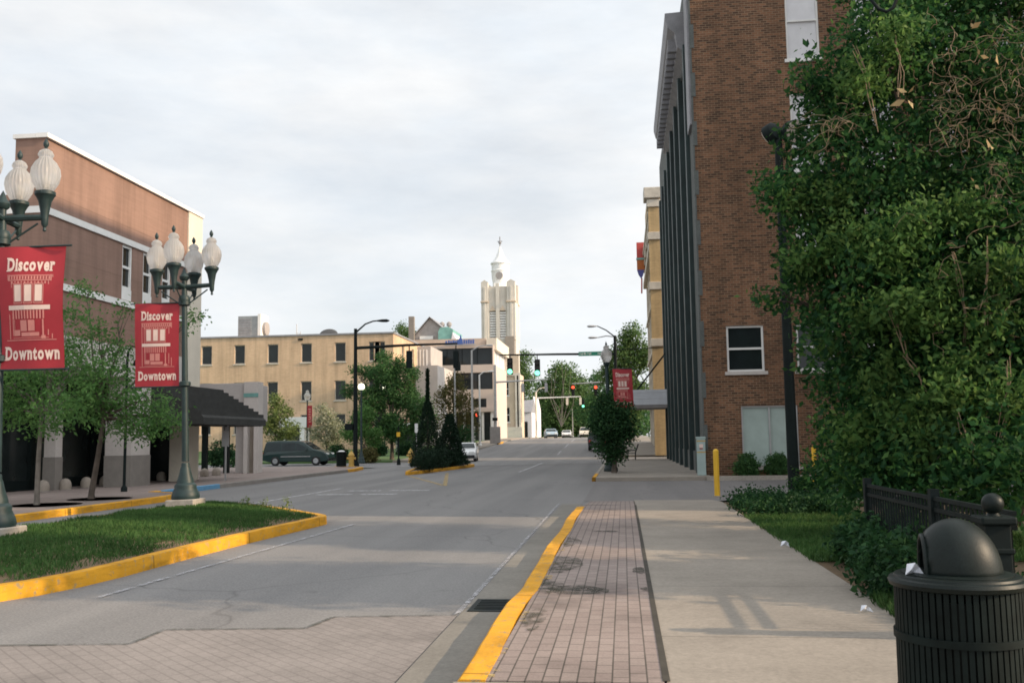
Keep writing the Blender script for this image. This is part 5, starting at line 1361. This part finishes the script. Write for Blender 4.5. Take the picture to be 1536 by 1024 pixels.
# yellow bollards
q = G(1076, 743, .04)
t = empty('bollard', (q.x, q.y, .02), 'yellow steel bollard at the driveway edge in front of the brick wall', 'bollard', 'yellow driveway bollards')
MB().lathe([(.075, 0), (.075, 1.18), (.07, 1.22), (.04, 1.25), (.0, 1.26)], 18).build('post', 'yellow_bollard', t, smooth=True, world=False)
MB().lathe([(.12, -.01), (.12, .02)], 16).build('footing', 'concrete', t, world=False)
q = P(1220, 666, 33.5); copy_thing(t, (q.x, 33.5, .0), 'yellow bollard peeping over bushes behind the black floodlight pole')
t = empty('utility_cabinet', (2.92, 38.2 - .6, SW), 'slim pale blue-green utility cabinet with warning label at the building corner', 'utility cabinet')
MB().box(-.16, .16, -.14, .14, 0, 1.38).build('cabinet', 'pedestal', t, world=False, bevel=.02)
MB().box(-.175, .175, -.155, .155, 1.38, 1.46).build('cap', 'pedestal', t, world=False, bevel=.02)
for z_ in (1.28, .86): MB().box(-.163, .163, -.146, -.141, z_, z_ + .04).build('warning_band', 'hydrant_yellow', t, world=False)
MB().box(-.07, .07, -.147, -.142, 1.05, 1.18).build('label_plate', 'banner_print', t, world=False); MB().box(-.06, .06, -.147, -.142, .99, 1.03).build('label_stripe', 'redlens', t, world=False)
# bench
q = G(946, 689, SW)
t = empty('park_bench', (q.x + .1, q.y, SW), 'dark metal bench on the right pavement beyond the dark tree', 'bench', None, R(0))
m = MB()
for i in range(6): m.box(-.28 + i * .09, -.21 + i * .09, -.8, .8, .42, .45)
m.build('seat', 'steel_black', t, world=False)
m = MB()
for i in range(6): m.box(.26 + i * .03, .285 + i * .03, -.8, .8, .52 + i * .085, .585 + i * .085)
m.build('backrest', 'steel_black', t, world=False)
for y in (-.75, .75):
    MB().tube([(-.28, y, 0), (-.26, y, .62), (.22, y, .64)], .03, 6).build('leg', 'steel_black', t, world=False); MB().tube([(.22, y, 0), (.24, y, .5), (.44, y, 1.05)], .03, 6).build('leg', 'steel_black', t, world=False)
# sign posts on far corner
for px, pyb, pyt, lab, m_ in ((598, 697, 640, 'thin post with a small yellow sign at the far left corner', 'yellow_bollard'), (625, 692, 636, 'pale post with a narrow white sign plate left of the first conifer', 'white')):
    q = G(px, pyb, .05); zt = P(px, pyt, q.y).z
    t = empty('sign_post', (q.x, q.y, .05), lab, 'sign', 'sign posts at the far left corner')
    MB().tube([(0, 0, 0), (0, 0, zt)], .045, 8).lathe([(.14, 0), (.12, .3), (.06, .45)], 8).build('post', 'steel_black' if m_ != 'white' else 'gray_metal', t, world=False)
    MB().box(-.12, .12, -.07, -.05, zt - .7, zt - .4 if m_ != 'white' else zt).build('sign_plate', m_, t, world=False)
q = P(613, 644, 92); t = empty('bus_shelter', (q.x, 92, g(92) + .1), 'white-roofed shelter half hidden left of the first conifer', 'shelter')
MB().box(-1.4, 1.4, -.8, .8, 2.5, 2.75).build('roof', 'white', t, world=False, bevel=.05)
for x in (-1.2, 1.2): MB().box(x - .06, x + .06, -.06, .06, 0, 2.49).build('post', 'gray_metal', t, world=False)
MB().box(-1.2, 1.2, .3, .34, .4, 2.3).build('panel', 'storefront', t, world=False)
# dark moss and dirt patches on the brick strip
mt['moss'] = road_paint('dark moss and dirt', (.06, .054, .042), .5)
mt['moss_thin'] = road_paint('thin moss in the joints', (.05, .048, .03), .56)
for k_, (px, py, w_, h_, m_) in enumerate(((866, 885, .34, .34, 'moss'), (885, 884, .16, .16, 'moss'), (960, 856, .10, .3, 'moss'), (908, 797, .24, .14, 'moss'), (838, 845, .3, .8, 'moss_thin'), (850, 812, .2, .7, 'moss_thin'), (970, 884, .06, .12, 'moss'), (820, 880, .2, .5, 'moss_thin'), (800, 930, .12, .5, 'moss_thin'))):
    q = G(px, py, SW); n_ = 14
    mb = MB(); mb.add([(min(.19, max(-.86, q.x + w_ * math.cos(2 * math.pi * i / n_) * rnd.uniform(.7, 1.1))), q.y + h_ * math.sin(2 * math.pi * i / n_) * rnd.uniform(.7, 1.1), SW + .0085 + .0004 * k_) for i in range(n_)], [tuple(range(n_))])
    structure(mb.build('moss_patch', m_))
mb = MB(); mb.add([(.195, 6, SW + .008), (.24, 6, SW + .008), (.24, 21.4, SW + .008), (.195, 21.4, SW + .008)], [(0, 1, 2, 3)]); mt['dark_joint'] = M('dark paving joint', (.045, .04, .032), .95, .3, 5); structure(mb.build('paving_joint', 'dark_joint'))
# drain
t = empty('storm_drain', (-1.27, 9.45, .014), 'dark iron storm drain grate in the gutter beside the yellow kerb', 'drain')
MB().box(-.22, .2, -.34, .34, -.02, .008).build('frame', 'steel_black', t, world=False)
m = MB()
for i in range(6): m.box(-.17, .17, -.24 + i * .09, -.2 + i * .09, .0085, .016)
m.build('bars', 'steel_black', t, world=False)
# fence
fx = 2.78
t = empty('iron_fence', (fx, 9, .15), 'black iron picket fence along the pavement in front of the big tree', 'fence')
yy = lin(7.5, 11.6, 41)
m = MB()
for y in yy: m.box(fx - .009, fx + .009, y - .009, y + .009, .22, 1.03)
m.build('pickets', 'steel_black', t)
for z in (.3, .9, 1.0): MB().box(fx - .02, fx + .02, 7.42, 11.7, z, z + .035).build('rail', 'steel_black', t)
m = MB()
for i in range(28): m.box(fx + .12 + i * .1 - .009, fx + .12 + i * .1 + .009, 7.291, 7.309, .22, 1.03)
m.build('pickets', 'steel_black', t)
for z in (.3, .9, 1.0): MB().box(fx + .05, fx + 2.9, 7.28, 7.32, z, z + .035).build('rail', 'steel_black', t)
MB().box(fx - .04, fx + .04, 9.2, 9.28, .15, 1.1).build('line_post', 'steel_black', t); MB().box(fx - .04, fx + .04, 11.62, 11.7, .15, 1.1).build('line_post', 'steel_black', t)
q = P(1490, 775, 7.3)
t = empty('fence_post', (q.x, 7.3, .15), 'square black fence post topped with a shiny ball', 'fence post')
MB().box(-.085, .085, -.085, .085, 0, q.z - .2).build('shaft', 'steel_black', t, world=False, bevel=.01)
MB().box(-.12, .12, -.12, .12, q.z - .199, q.z - .14).build('cap', 'steel_black', t, world=False, bevel=.015); MB().box(-.1, .1, -.1, .1, q.z - .40, q.z - .36).build('collar', 'steel_black', t, world=False, bevel=.01)
MB().lathe([(.05, q.z - .14), (.03, q.z - .11)], 12).ball((0, 0, q.z - .055), .075, 20, 12).build('ball_finial', 'can_black', t, smooth=True, world=False)
# hanging cable
t = empty('overhead_cable', (P(1327, 0, 12).x, 12, 9), 'black cable looping down at the top of the picture before the big tree', 'cable')
pts = [P(1200, -260, 13), P(1270, -120, 12.5), P(1300, -30, 12), P(1308, 2, 12), P(1318, 14, 12), P(1330, 18, 12), P(1340, 12, 12), P(1347, -6, 12), P(1390, -130, 12), P(1480, -300, 12)]
MB().tube(pts, .022, 8).build('wire', 'steel_black', t, smooth=True)

# ================================================================== PLANTING
# conifers and hedge on second island
def conifer(px, Y, ztop, spire, rb, label):
    x = P(px, 690, Y).x
    t = empty('conifer', (x, Y, .13), label, 'conifer', 'clipped conifers on the second traffic island')
    MB().tube([(0, 0, 0), (0, 0, ztop - .2)], [.08, .02], 8).build('trunk', 'bark', t, world=False)
    n = 11000; z = rng.uniform(.15, 1, n) ** 1.0; pts = []
    zz = .15 + (ztop - .2) * rng.uniform(0, 1, n) ** 1.35
    f = zz / ztop
    rad = np.where(f > spire, .02 + .06 * (1 - f), rb * (1 - f / spire * .88) + .02)
    w = rng.uniform(0, 2 * np.pi, n); rr = rad * (.6 + .4 * rng.uniform(0, 1, n) ** .5) * (1 + .12 * np.sin(w * 5 + zz * 3))
    pts = np.stack([x + rr * np.cos(w), Y + rr * np.sin(w), .13 + zz], 1)
    leaf_mesh('foliage', pts, .11, 'leaf_dark', t, .45)
conifer(642, 51.5, 5.4, .66, 1.05, 'taller clipped conifer with a thin spire on the second traffic island')
conifer(675, 55, 3.0, 1.0, 1.05, 'shorter clipped conifer right of the tall spired one')
hb_ = [(P(px, 690, Y).x, Y, .5, r) for px, Y, r in ((634, 47.6, .42), (645, 48.2, .4), (636, 50, .5), (652, 50.5, .5), (640, 53, .55), (662, 52.5, .5), (672, 54, .5), (655, 55, .55), (680, 56, .5), (668, 57.5, .5), (684, 57.5, .42))]
bush('low_hedge', 'low dark clipped hedge around the foot of the two conifers', (-10.5, 52, .13), hb_ + [(q[0], q[1], .75, q[3] * .9) for q in hb_], 30000, .075, 'leaf_dark', 'hedge', twig=.06, stems=10)
# right street tree
gt_ = (G(921, 710, SW).x, 41.4, SW)
bl = pxblobs([(905, 615, 41.4, .5), (930, 618, 41.6, .45), (915, 640, 41.2, .6), (938, 642, 41.6, .42), (899, 640, 41.5, .4), (925, 665, 41.4, .5), (905, 668, 41.2, .35), (908, 595, 41.5, .25), (946, 655, 41.6, .2), (914, 684, 41.3, .22), (930, 684, 41.5, .22), (895, 625, 41.5, .2), (950, 630, 41.6, .15)])
tree('street_tree', 'small dense dark tree in front of the red banner on the right pavement', gt_, (gt_[0], gt_[1], 1.2), .1, bl, 9000, .13, 'leaf_street', twig=.14)
# trees in front of yellow building
b0 = P(588, 690, 76); z0 = g(76) + .13
bl = pxblobs([(560, 600, 76, 1.2), (600, 590, 76.5, 1.3), (580, 560, 76, 1.0), (625, 610, 76, 1.0), (545, 630, 75.5, .9), (590, 640, 75.6, 1.2), (630, 645, 76, .9), (555, 560, 76.3, .6), (575, 535, 76.5, .45), (600, 545, 76.2, .5), (525, 585, 76, .5), (615, 560, 76, .6), (535, 555, 76, .35), (640, 620, 76.5, .6)])
tree('shade_tree', 'bushy green tree hiding the right end of the yellow office', (b0.x, 76, z0), (b0.x, 76, z0 + 1.5), .16, bl, 26000, .19, 'leaf_mid', twig=.25)
b0 = P(545, 690, 73.5); bl = pxblobs([(540, 645, 73.5, .8), (560, 655, 73.5, .7), (525, 650, 73.5, .6), (550, 620, 73.6, .6)])
tree('small_tree', 'paler leafy small tree just right of the dark signal pole', (b0.x, 73.6, .14), (b0.x, 73.6, 1.0), .08, bl, 5000, .17, 'leaf_locust', twig=.2)
b0 = P(420, 690, 82); z0 = g(82) + .13; bl = pxblobs([(420, 620, 82, 1.0), (405, 640, 82, .9), (435, 645, 82, .9), (420, 660, 82, 1.0), (415, 600, 82, .6)])
tree('small_tree', 'yellow-green tree behind the parked minivan', (b0.x, 82, z0), (b0.x, 82, z0 + 1.2), .1, bl, 5000, .2, 'leaf_lime', twig=.22)
b0 = P(490, 690, 80); z0 = g(80) + .13; bl = pxblobs([(490, 630, 80, .9), (505, 645, 80, .8), (475, 650, 80, .6), (495, 660, 80, .8), (485, 612, 80, .4)])
tree('flowering_tree', 'pale blossoming small tree right of the narrow far banner', (b0.x, 80, z0), (b0.x, 80, z0 + 1.0), .09, bl, 4500, .18, 'leaf_blossom', twig=.22)
for px, py, Y, r, lf, lab in ((506, 676, 74.5, .9, 'leaf_street', 'dark rounded shrub behind the front of the minivan'), (552, 683, 70.8, .75, 'leaf_olive', 'rounded olive shrub right of the dark signal pole'), (565, 674, 84, 1.0, 'leaf_street', 'dark shrub under the bushy tree'), (610, 672, 84, .9, 'leaf_street', 'dark shrub left of the tall conifer'), (695, 640, 98, 1.6, 'leaf_street', 'dark shrub mass before the glass-banded office'), (335, 672, 62, 1.2, 'leaf_street', 'dark bush seen through the portico columns')):
    q = P(px, py, Y); z0 = max(0, g(Y)) + .1
    bush('round_shrub', lab, (q.x, Y, z0), [(q.x, Y, z0 + r * .75, r * .8), (q.x - r * .4, Y, z0 + r * .55, r * .6), (q.x + r * .4, Y + .1, z0 + r * .5, r * .6)], 3200, .16, lf, twig=.1)
b0 = P(682, 655, 101); z0 = g(101) + .13; bl = pxblobs([(680, 590, 101, 1.4), (695, 610, 101, 1.5), (668, 600, 101, 1.2), (700, 635, 101, 1.3), (670, 630, 101, 1.3), (685, 570, 101, .8)])
tree('bronze_tree', 'olive-bronze tree in front of the glass-banded office', (b0.x, 101, z0), (b0.x, 101, z0 + 2), .16, bl, 6000, .24, 'leaf_olive', twig=.3)
# far trees
b0 = P(783, 650, 215); bl = pxblobs([(783, 540, 215, 2.4), (778, 560, 215, 2.6), (788, 570, 215, 2.2), (782, 590, 215, 2.6)])
tree('tall_tree', 'tall bright green tree immediately right of the church tower', (b0.x, 215, g(215)), (b0.x, 215, 6), .4, bl, 5000, .5, 'leaf_far', group='trees at the end of the street', twig=.6)
b0 = P(845, 652, 240); bl = pxblobs([(845, 570, 240, 4.5), (820, 590, 240, 4.0), (870, 590, 240, 4.5), (850, 610, 240, 5), (810, 620, 240, 4), (885, 620, 240, 4), (840, 555, 240, 2.0)])
tree('tall_tree', 'broad rounded tree closing the end of the street', (b0.x, 240, g(240)), (b0.x, 240, 7), .6, bl + [(b_[0] + 1.5, b_[1] - 3, b_[2] - 4, b_[3]) for b_ in bl], 34000, .62, 'leaf_far', group='trees at the end of the street', twig=.8)
t = empty('bare_tree', (P(840, 650, 228).x, 228, g(228)), 'leafless pale branches in front of the far rounded tree', 'tree', 'trees at the end of the street')
m = MB(); base = P(842, 640, 228)
for px, py in ((842, 540), (828, 560), (850, 548), (862, 575), (820, 585), (835, 552), (856, 560)):
    e = P(px, py, 228); m.tube([base, base.lerp(e, .5) + Vector((rnd.uniform(-1.5, 1.5), 0, 0)), e], [.08, .06, .03], 5)
m.build('branches', 'bark_pale', t)
b0 = P(945, 655, 122); z0 = g(122); bl = pxblobs([(945, 503, 122, 1.4), (928, 540, 122, 2.0), (965, 530, 122, 1.6), (950, 545, 122, 1.8), (935, 580, 122, 2.0), (955, 590, 122, 1.8), (918, 560, 122, 1.4), (945, 620, 122, 1.5), (940, 515, 122, 1.2), (912, 600, 122, 1.2)])
tree('tall_tree', 'tall leafy street tree rising left of the golden building', (b0.x, 122, z0), (b0.x, 122, z0 + 4), .3, bl, 15000, .34, 'leaf_far', group='trees at the end of the street', twig=.4)
b0 = P(900, 652, 170); bl = pxblobs([(905, 600, 170, 2.6), (880, 615, 170, 2.2), (900, 570, 170, 1.8), (925, 620, 170, 2.2), (960, 630, 150, 2)])
tree('tall_tree', 'dark green tree behind the small dense tree on the right pavement', (b0.x, 170, g(170)), (b0.x, 170, 5), .3, bl, 6000, .42, 'leaf_mid', group='trees at the end of the street', twig=.5)
pts = []
for i in range(150):
    px = rnd.uniform(600, 1010) if i < 80 else rnd.uniform(785, 930); Y = rnd.uniform(262, 285); q = P(px, rnd.uniform(608, 645), Y); pts.append((q.x, q.y, q.z, 3.2))
wo = leaf_mesh('far_woods', crown_pts(pts, 46000, .9, 16, .2), .8, 'leaf_far'); tag(wo, 'green woods closing the horizon at the end of the street', 'woods', kind='stuff')
b0 = P(608, 660, 150); bl = pxblobs([(606, 495, 150, 1.3), (612, 505, 150, 1.2), (602, 508, 150, 1.2)])
tree('tall_tree', 'treetop peeping over the yellow roof beside the brown chimney', (b0.x, 150, g(150)), (b0.x, 150, 14), .25, bl, 1800, .35, 'leaf_far', group='trees at the end of the street', twig=.4)

# ------------------------------------------------------------------ the big right-hand tree
BL = pxblobs([(1330, 70, 16, .95), (1275, 130, 16, .9), (1218, 128, 16, .42), (1400, 60, 16.5, 1.1), (1260, 215, 16, .85), (1195, 215, 16.5, .4), (1165, 285, 15.6, .5), (1215, 300, 16, .6), (1300, 290, 15.5, 1.1), (1400, 230, 16, 1.2), (1470, 150, 16.5, 1.3), (1165, 440, 15.6, .3), (1205, 400, 16, .45),
              (1245, 370, 15.6, .8), (1330, 400, 15, 1.2), (1430, 380, 15.5, 1.4), (1240, 465, 15.8, .5), (1320, 520, 14.8, 1.2), (1430, 520, 14.6, 1.3), (1275, 560, 16, .6), (1310, 620, 15, .85), (1390, 640, 14.2, 1.1), (1480, 620, 13.8, 1.1), (1255, 640, 17, .4),
              (1265, 700, 16.5, .5), (1330, 710, 14.2, .8), (1420, 720, 13, .8), (1500, 700, 12.2, .8), (1520, 330, 15, 1.3), (1535, 480, 14, 1.2), (1560, 160, 16, 1.4), (1600, 400, 15, 1.5), (1600, 620, 14, 1.4), (1640, 250, 16, 1.6), (1330, -40, 16.5, 1.0), (1440, -50, 17, 1.3), (1540, -30, 17, 1.4)])
bt = empty('vine_covered_tree', (5.6, 16.5, .15), 'big dark leafy tree draped with dead tan vines beside the pavement', 'tree')
m = MB()
for dx in (-.5, .1, .6):
    m.tube([(5.6 + dx, 16.5, 0), (5.5 + dx * 1.6, 16.3, 1.6), (5.4 + dx * 2.4, 16, 3.2)], [.16, .13, .1], 8)
limbs(m, (5.5, 16.2, 2.6), BL, .07)
m.build('trunk', 'bark', bt, smooth=True)
leaf_mesh('crown', crown_pts(BL, 125000, .12, 14, .15), .10, 'leaf_big', bt, .52, vary=.6)
m = MB()
def tangle(m, c, r, n, L, rad=.012, down=.0):
    for i in range(n):
        p = Vector(c) + Vector((rnd.gauss(0, r), rnd.gauss(0, r * .6), rnd.gauss(0, r))); d = Vector((rnd.gauss(0, 1), rnd.gauss(0, 1), rnd.gauss(0, 1))).normalized(); pts = [p]
        for k in range(8):
            d = (d + Vector((rnd.gauss(0, .75), rnd.gauss(0, .75), rnd.gauss(0, .75) - down))).normalized(); p = p + d * L / 8; pts.append(p)
        m.tube(pts, [rad * (1 - .08 * k) for k in range(9)], 4, False)
for px, py, Y, r, n in ((1490, 120, 14.6, .5, 45), (1505, 200, 14.3, .5, 50), (1450, 150, 14.9, .4, 20), (1530, 70, 14.8, .4, 25), (1500, 320, 14, .4, 18), (1245, 188, 14.9, .14, 16), (1505, 450, 13.4, .35, 9)):
    tangle(m, P(px, py, Y), r, n, rnd.uniform(.7, 1.4), .0055, .12)
for a, c_, Y in (((1282, 70), (1315, 190), 14.8), ((1345, 60), (1352, 150), 14.8), ((1432, 385), (1450, 520), 13.6), ((1325, 440), (1370, 560), 13.7), ((1360, 540), (1395, 600), 13.5), ((1440, 620), (1462, 700), 12.5), ((1485, 360), (1478, 500), 13.4), ((1510, 540), (1500, 660), 12.6)):
    for k in range(3):
        p0, p1 = P(a[0] + rnd.uniform(-6, 6), a[1] + rnd.uniform(-10, 10), Y), P(c_[0] + rnd.uniform(-6, 6), c_[1] + rnd.uniform(-10, 10), Y)
        m.tube([p0, p0.lerp(p1, .33) + Vector((rnd.uniform(-.05, .08), 0, .03)), p0.lerp(p1, .66) + Vector((rnd.uniform(-.03, .08), 0, .03)), p1], [.005, .006, .007, .006], 4, False)
m.build('dead_vines', 'vine', bt)
dl = [tuple(P(px + rnd.uniform(-3, 3), py + rnd.uniform(-3, 3), 14.0)) for px, py in ((1457, 44), (1470, 82), (1362, 138), (1360, 150), (1498, 165), (1490, 185), (1484, 220), (1463, 275), (1500, 100)) for _ in range(2)]
leaf_mesh('dry_leaves', dl, .16, 'dry_leaf', bt, .45)
# young pale sprays over the crown, sunlit highlights put into their leaf colour
sp_ = pxblobs([(1265, 360, 14.6, .35), (1215, 385, 15, .3), (1340, 370, 14, .4), (1390, 470, 13.6, .4), (1350, 460, 13.6, .3), (1450, 560, 13.2, .35), (1330, 560, 13.8, .35), (1500, 400, 13.5, .35), (1520, 600, 12.6, .3), (1390, 660, 13, .3), (1370, 330, 14, .3), (1420, 420, 13.8, .3), (1250, 300, 15, .3), (1300, 470, 14.2, .35), (1420, 600, 13, .35), (1290, 650, 14.2, .3), (1480, 480, 13.4, .35), (1240, 520, 15.4, .22), (1200, 300, 15.2, .25), (1440, 320, 14.2, .35), (1350, 620, 13.4, .3), (1290, 120, 15, .35), (1340, 60, 15, .35)])
mt['leaf_young_lit'] = leafmat('young pale leaves with painted highlights', [(.055, .125, .032), (.085, .175, .045), (.14, .225, .06)], .45)
leaf_mesh('young_lit_leaves', crown_pts(sp_, 9500, .13, 10, .2), .10, 'leaf_young_lit', bt, .5)
# off-frame trees behind the fence, added to shade the pavement
for i, (x, y, lab) in enumerate(((8.2, 9.3, 'unseen leafy tree added for shade behind the fence, right of the litter bin'), (8.2, -6, 'unseen leafy tree added for shade behind the fence, behind the camera'))):
    bl = [(x + rnd.uniform(-1, 1.5), y + rnd.uniform(-.6, 1.2), 1.8 + .55 * k_, 1.15) for k_ in range(14)]
    tree('offscreen_shade_tree', lab, (x, y, .15), (x, y, 1.6), .2, bl, 22000, .22, 'leaf_big', group='off-frame trees added for shade behind the fence', twig=.3)

# ground cover, lawn and shrubs on the verge
def scatter(n, f):
    out = []
    while len(out) < n:
        p = f()
        if p: out.append(p)
    return out
def lawn_f():
    y = rnd.uniform(11.6, 18.2); x = rnd.uniform(2.12, 5.5)
    return (x, y, .14)
mb = MB(); mb.add([(2.17, 11.8, .145), (6, 11.8, .15), (6, 18.0, .15), (2.17, 18.0, .145)], [(0, 1, 2, 3)]); structure(mb.build('lawn', 'grass_base'))
go = leaf_mesh('verge_grass', scatter(26000, lawn_f), .085, 'grass', None, .15, stand=True); tag(go, 'short green lawn between pavement and big tree', 'grass', kind='stuff')
gc = []
for k in range(14):
    a = rnd.random()
    gc.append((2.2 + rnd.uniform(.1, 1.1), 8.9 + rnd.uniform(0, 2.9), .22, rnd.uniform(.22, .36)))
gc += [(2.5 + rnd.uniform(0, .2), 8.6 + .25 * k, .3 + rnd.uniform(0, .25), .22) for k in range(13)]
gc2 = [(2.35 + rnd.uniform(0, 1.8), 18.3 + rnd.uniform(0, 3.4), .2, rnd.uniform(.22, .4)) for k in range(22)]
go = leaf_mesh('ground_cover', np.concatenate([crown_pts(gc, 23000, .09, 12, .2, .7), crown_pts(gc2, 16000, .1, 12, .2, .7)]), .075, 'ivy', None, .5); tag(go, 'dark leafy ground cover spilling onto the pavement edge', 'ground cover', kind='stuff')
def tuft():
    return (rnd.uniform(2.1, 2.7), rnd.uniform(5.2, 8.9), .14)
go = leaf_mesh('edge_grass', scatter(7000, tuft), .11, 'grass', None, .12, stand=True); tag(go, 'tufty grass at the pavement edge by the litter bin', 'grass', kind='stuff')
for i, (px, py, Y, lab) in enumerate(((1120, 694, 37.2, 'left of two small round shrubs under the ground floor window'), (1165, 693, 37.1, 'right of two small round shrubs under the ground floor window'))):
    q = P(px, py, Y)
    bush('foundation_shrub', lab, (q.x, Y, .12), [(q.x, Y, .55, .42), (q.x - .15, Y, .4, .35), (q.x + .18, Y, .42, .35), (q.x + .05, Y, .75, .25)], 3600, .09, 'leaf_mid', group='two small shrubs against the brick wall', twig=.07)
q = P(1215, 700, 22); bush('leafy_shrub', 'broad leafy shrub at the foot of the black floodlight pole', (q.x + .3, 22, .12), [(q.x + .1, 21.6, .6, .5), (q.x + .7, 21.4, .8, .6), (q.x + 1.3, 21.4, .9, .7), (q.x + 1.9, 21.6, 1.2, .8), (q.x - .1, 21.9, .35, .4)], 9000, .1, 'leaf_big', twig=.1)
# little weeds at the tip of the median
for px, py, s, lab in ((370, 758, 1.0, 'tiny weed with pale heads on the far edge of the grass island'), (395, 762, .9, 'second tiny weed on the far edge of the grass island'), (430, 764, 1.4, 'taller green weed near the tip of the grass island')):
    q = G(px, py, .2); t = empty('weed', (q.x, q.y, .17), lab, 'weed')
    m = MB()
    for k in range(5): m.tube([(0, 0, 0), (rnd.uniform(-.06, .06), rnd.uniform(-.05, .05), .12 * s), (rnd.uniform(-.12, .12), rnd.uniform(-.1, .1), .22 * s)], [.006, .005, .003], 4)
    m.build('stalks', 'leaf_lime', t, world=False)
    leaf_mesh('leaves', np.array([(q.x, q.y, .27)]) + rng.normal(size=(50, 3)) * np.array([.07, .06, .07]) * s, .06, 'leaf_lime', t)

# ================================================================== LIGHT
EL, S2 = R(24), Vector((.99, -.14)).normalized()
SD = Vector((S2.x * math.cos(EL), S2.y * math.cos(EL), math.sin(EL)))
sun = bpy.data.lights.new('sun', 'SUN'); sun.energy = 4.5; sun.angle = R(.6); sun.color = (1, .765, .52)
so = bpy.data.objects.new('sun', sun); COL.objects.link(so); so.rotation_euler = SD.to_track_quat('Z', 'Y').to_euler(); so.location = (60, -20, 60)
w = bpy.data.worlds.new('World'); scene.world = w; w.use_nodes = True
n, l = w.node_tree.nodes, w.node_tree.links; bg = n['Background']
sky = N(n, 'ShaderNodeTexSky', sky_type='NISHITA'); sky.sun_disc = False; sky.sun_elevation = EL; sky.sun_rotation = math.atan2(S2.x, S2.y)
sky.air_density = 1.0; sky.dust_density = 1.5
tc = N(n, 'ShaderNodeTexCoord').outputs['Generated']
mp = N(n, 'ShaderNodeMapping'); mp.inputs['Scale'].default_value = (1.0, 1.0, 3.2); mp.inputs['Rotation'].default_value = (0, R(8), R(20)); l.new(tc, mp.inputs[0])
f = noise(n, l, mp.outputs[0], 2.2, 8, .58)
mask = ramp(n, l, f, [(.36, .0), (.60, 1)])
f2 = noise(n, l, mp.outputs[0], 3.4, 6, .6)
dotn = N(n, 'ShaderNodeVectorMath', operation='DOT_PRODUCT'); l.new(tc, dotn.inputs[0]); dotn.inputs[1].default_value = SD
bri = N(n, 'ShaderNodeMapRange'); bri.inputs[1].default_value = .2; bri.inputs[2].default_value = 1; bri.inputs[3].default_value = 9.0; bri.inputs[4].default_value = 24; l.new(dotn.outputs['Value'], bri.inputs[0])
shade = ramp(n, l, f2, [(.3, (.89, .945, 1.0)), (.62, (.985, .995, 1.0))])
vm = N(n, 'ShaderNodeVectorMath', operation='SCALE'); l.new(shade, vm.inputs[0]); l.new(bri.outputs[0], vm.inputs['Scale'])
sk = N(n, 'ShaderNodeVectorMath', operation='SCALE'); l.new(sky.outputs[0], sk.inputs[0]); sk.inputs['Scale'].default_value = 1.0
mk = N(n, 'ShaderNodeMapRange'); mk.inputs[3].default_value = .72; mk.inputs[4].default_value = 1.0; l.new(mask, mk.inputs[0])
mx = N(n, 'ShaderNodeMix', data_type='RGBA'); l.new(mk.outputs[0], mx.inputs[0]); l.new(sk.outputs[0], mx.inputs[6]); l.new(vm.outputs[0], mx.inputs[7])
l.new(mx.outputs[2], bg.inputs['Color']); bg.inputs['Strength'].default_value = .1

vs_ = scene.view_settings; vs_.view_transform = 'Standard'; vs_.look = 'None'; vs_.exposure = .18; vs_.gamma = 1
scene.render.film_transparent = False
scene.cycles.filter_width = 1.75
scene.cycles.max_bounces = 8; scene.cycles.transparent_max_bounces = 12
scene.render.resolution_x, scene.render.resolution_y = 1024, 682
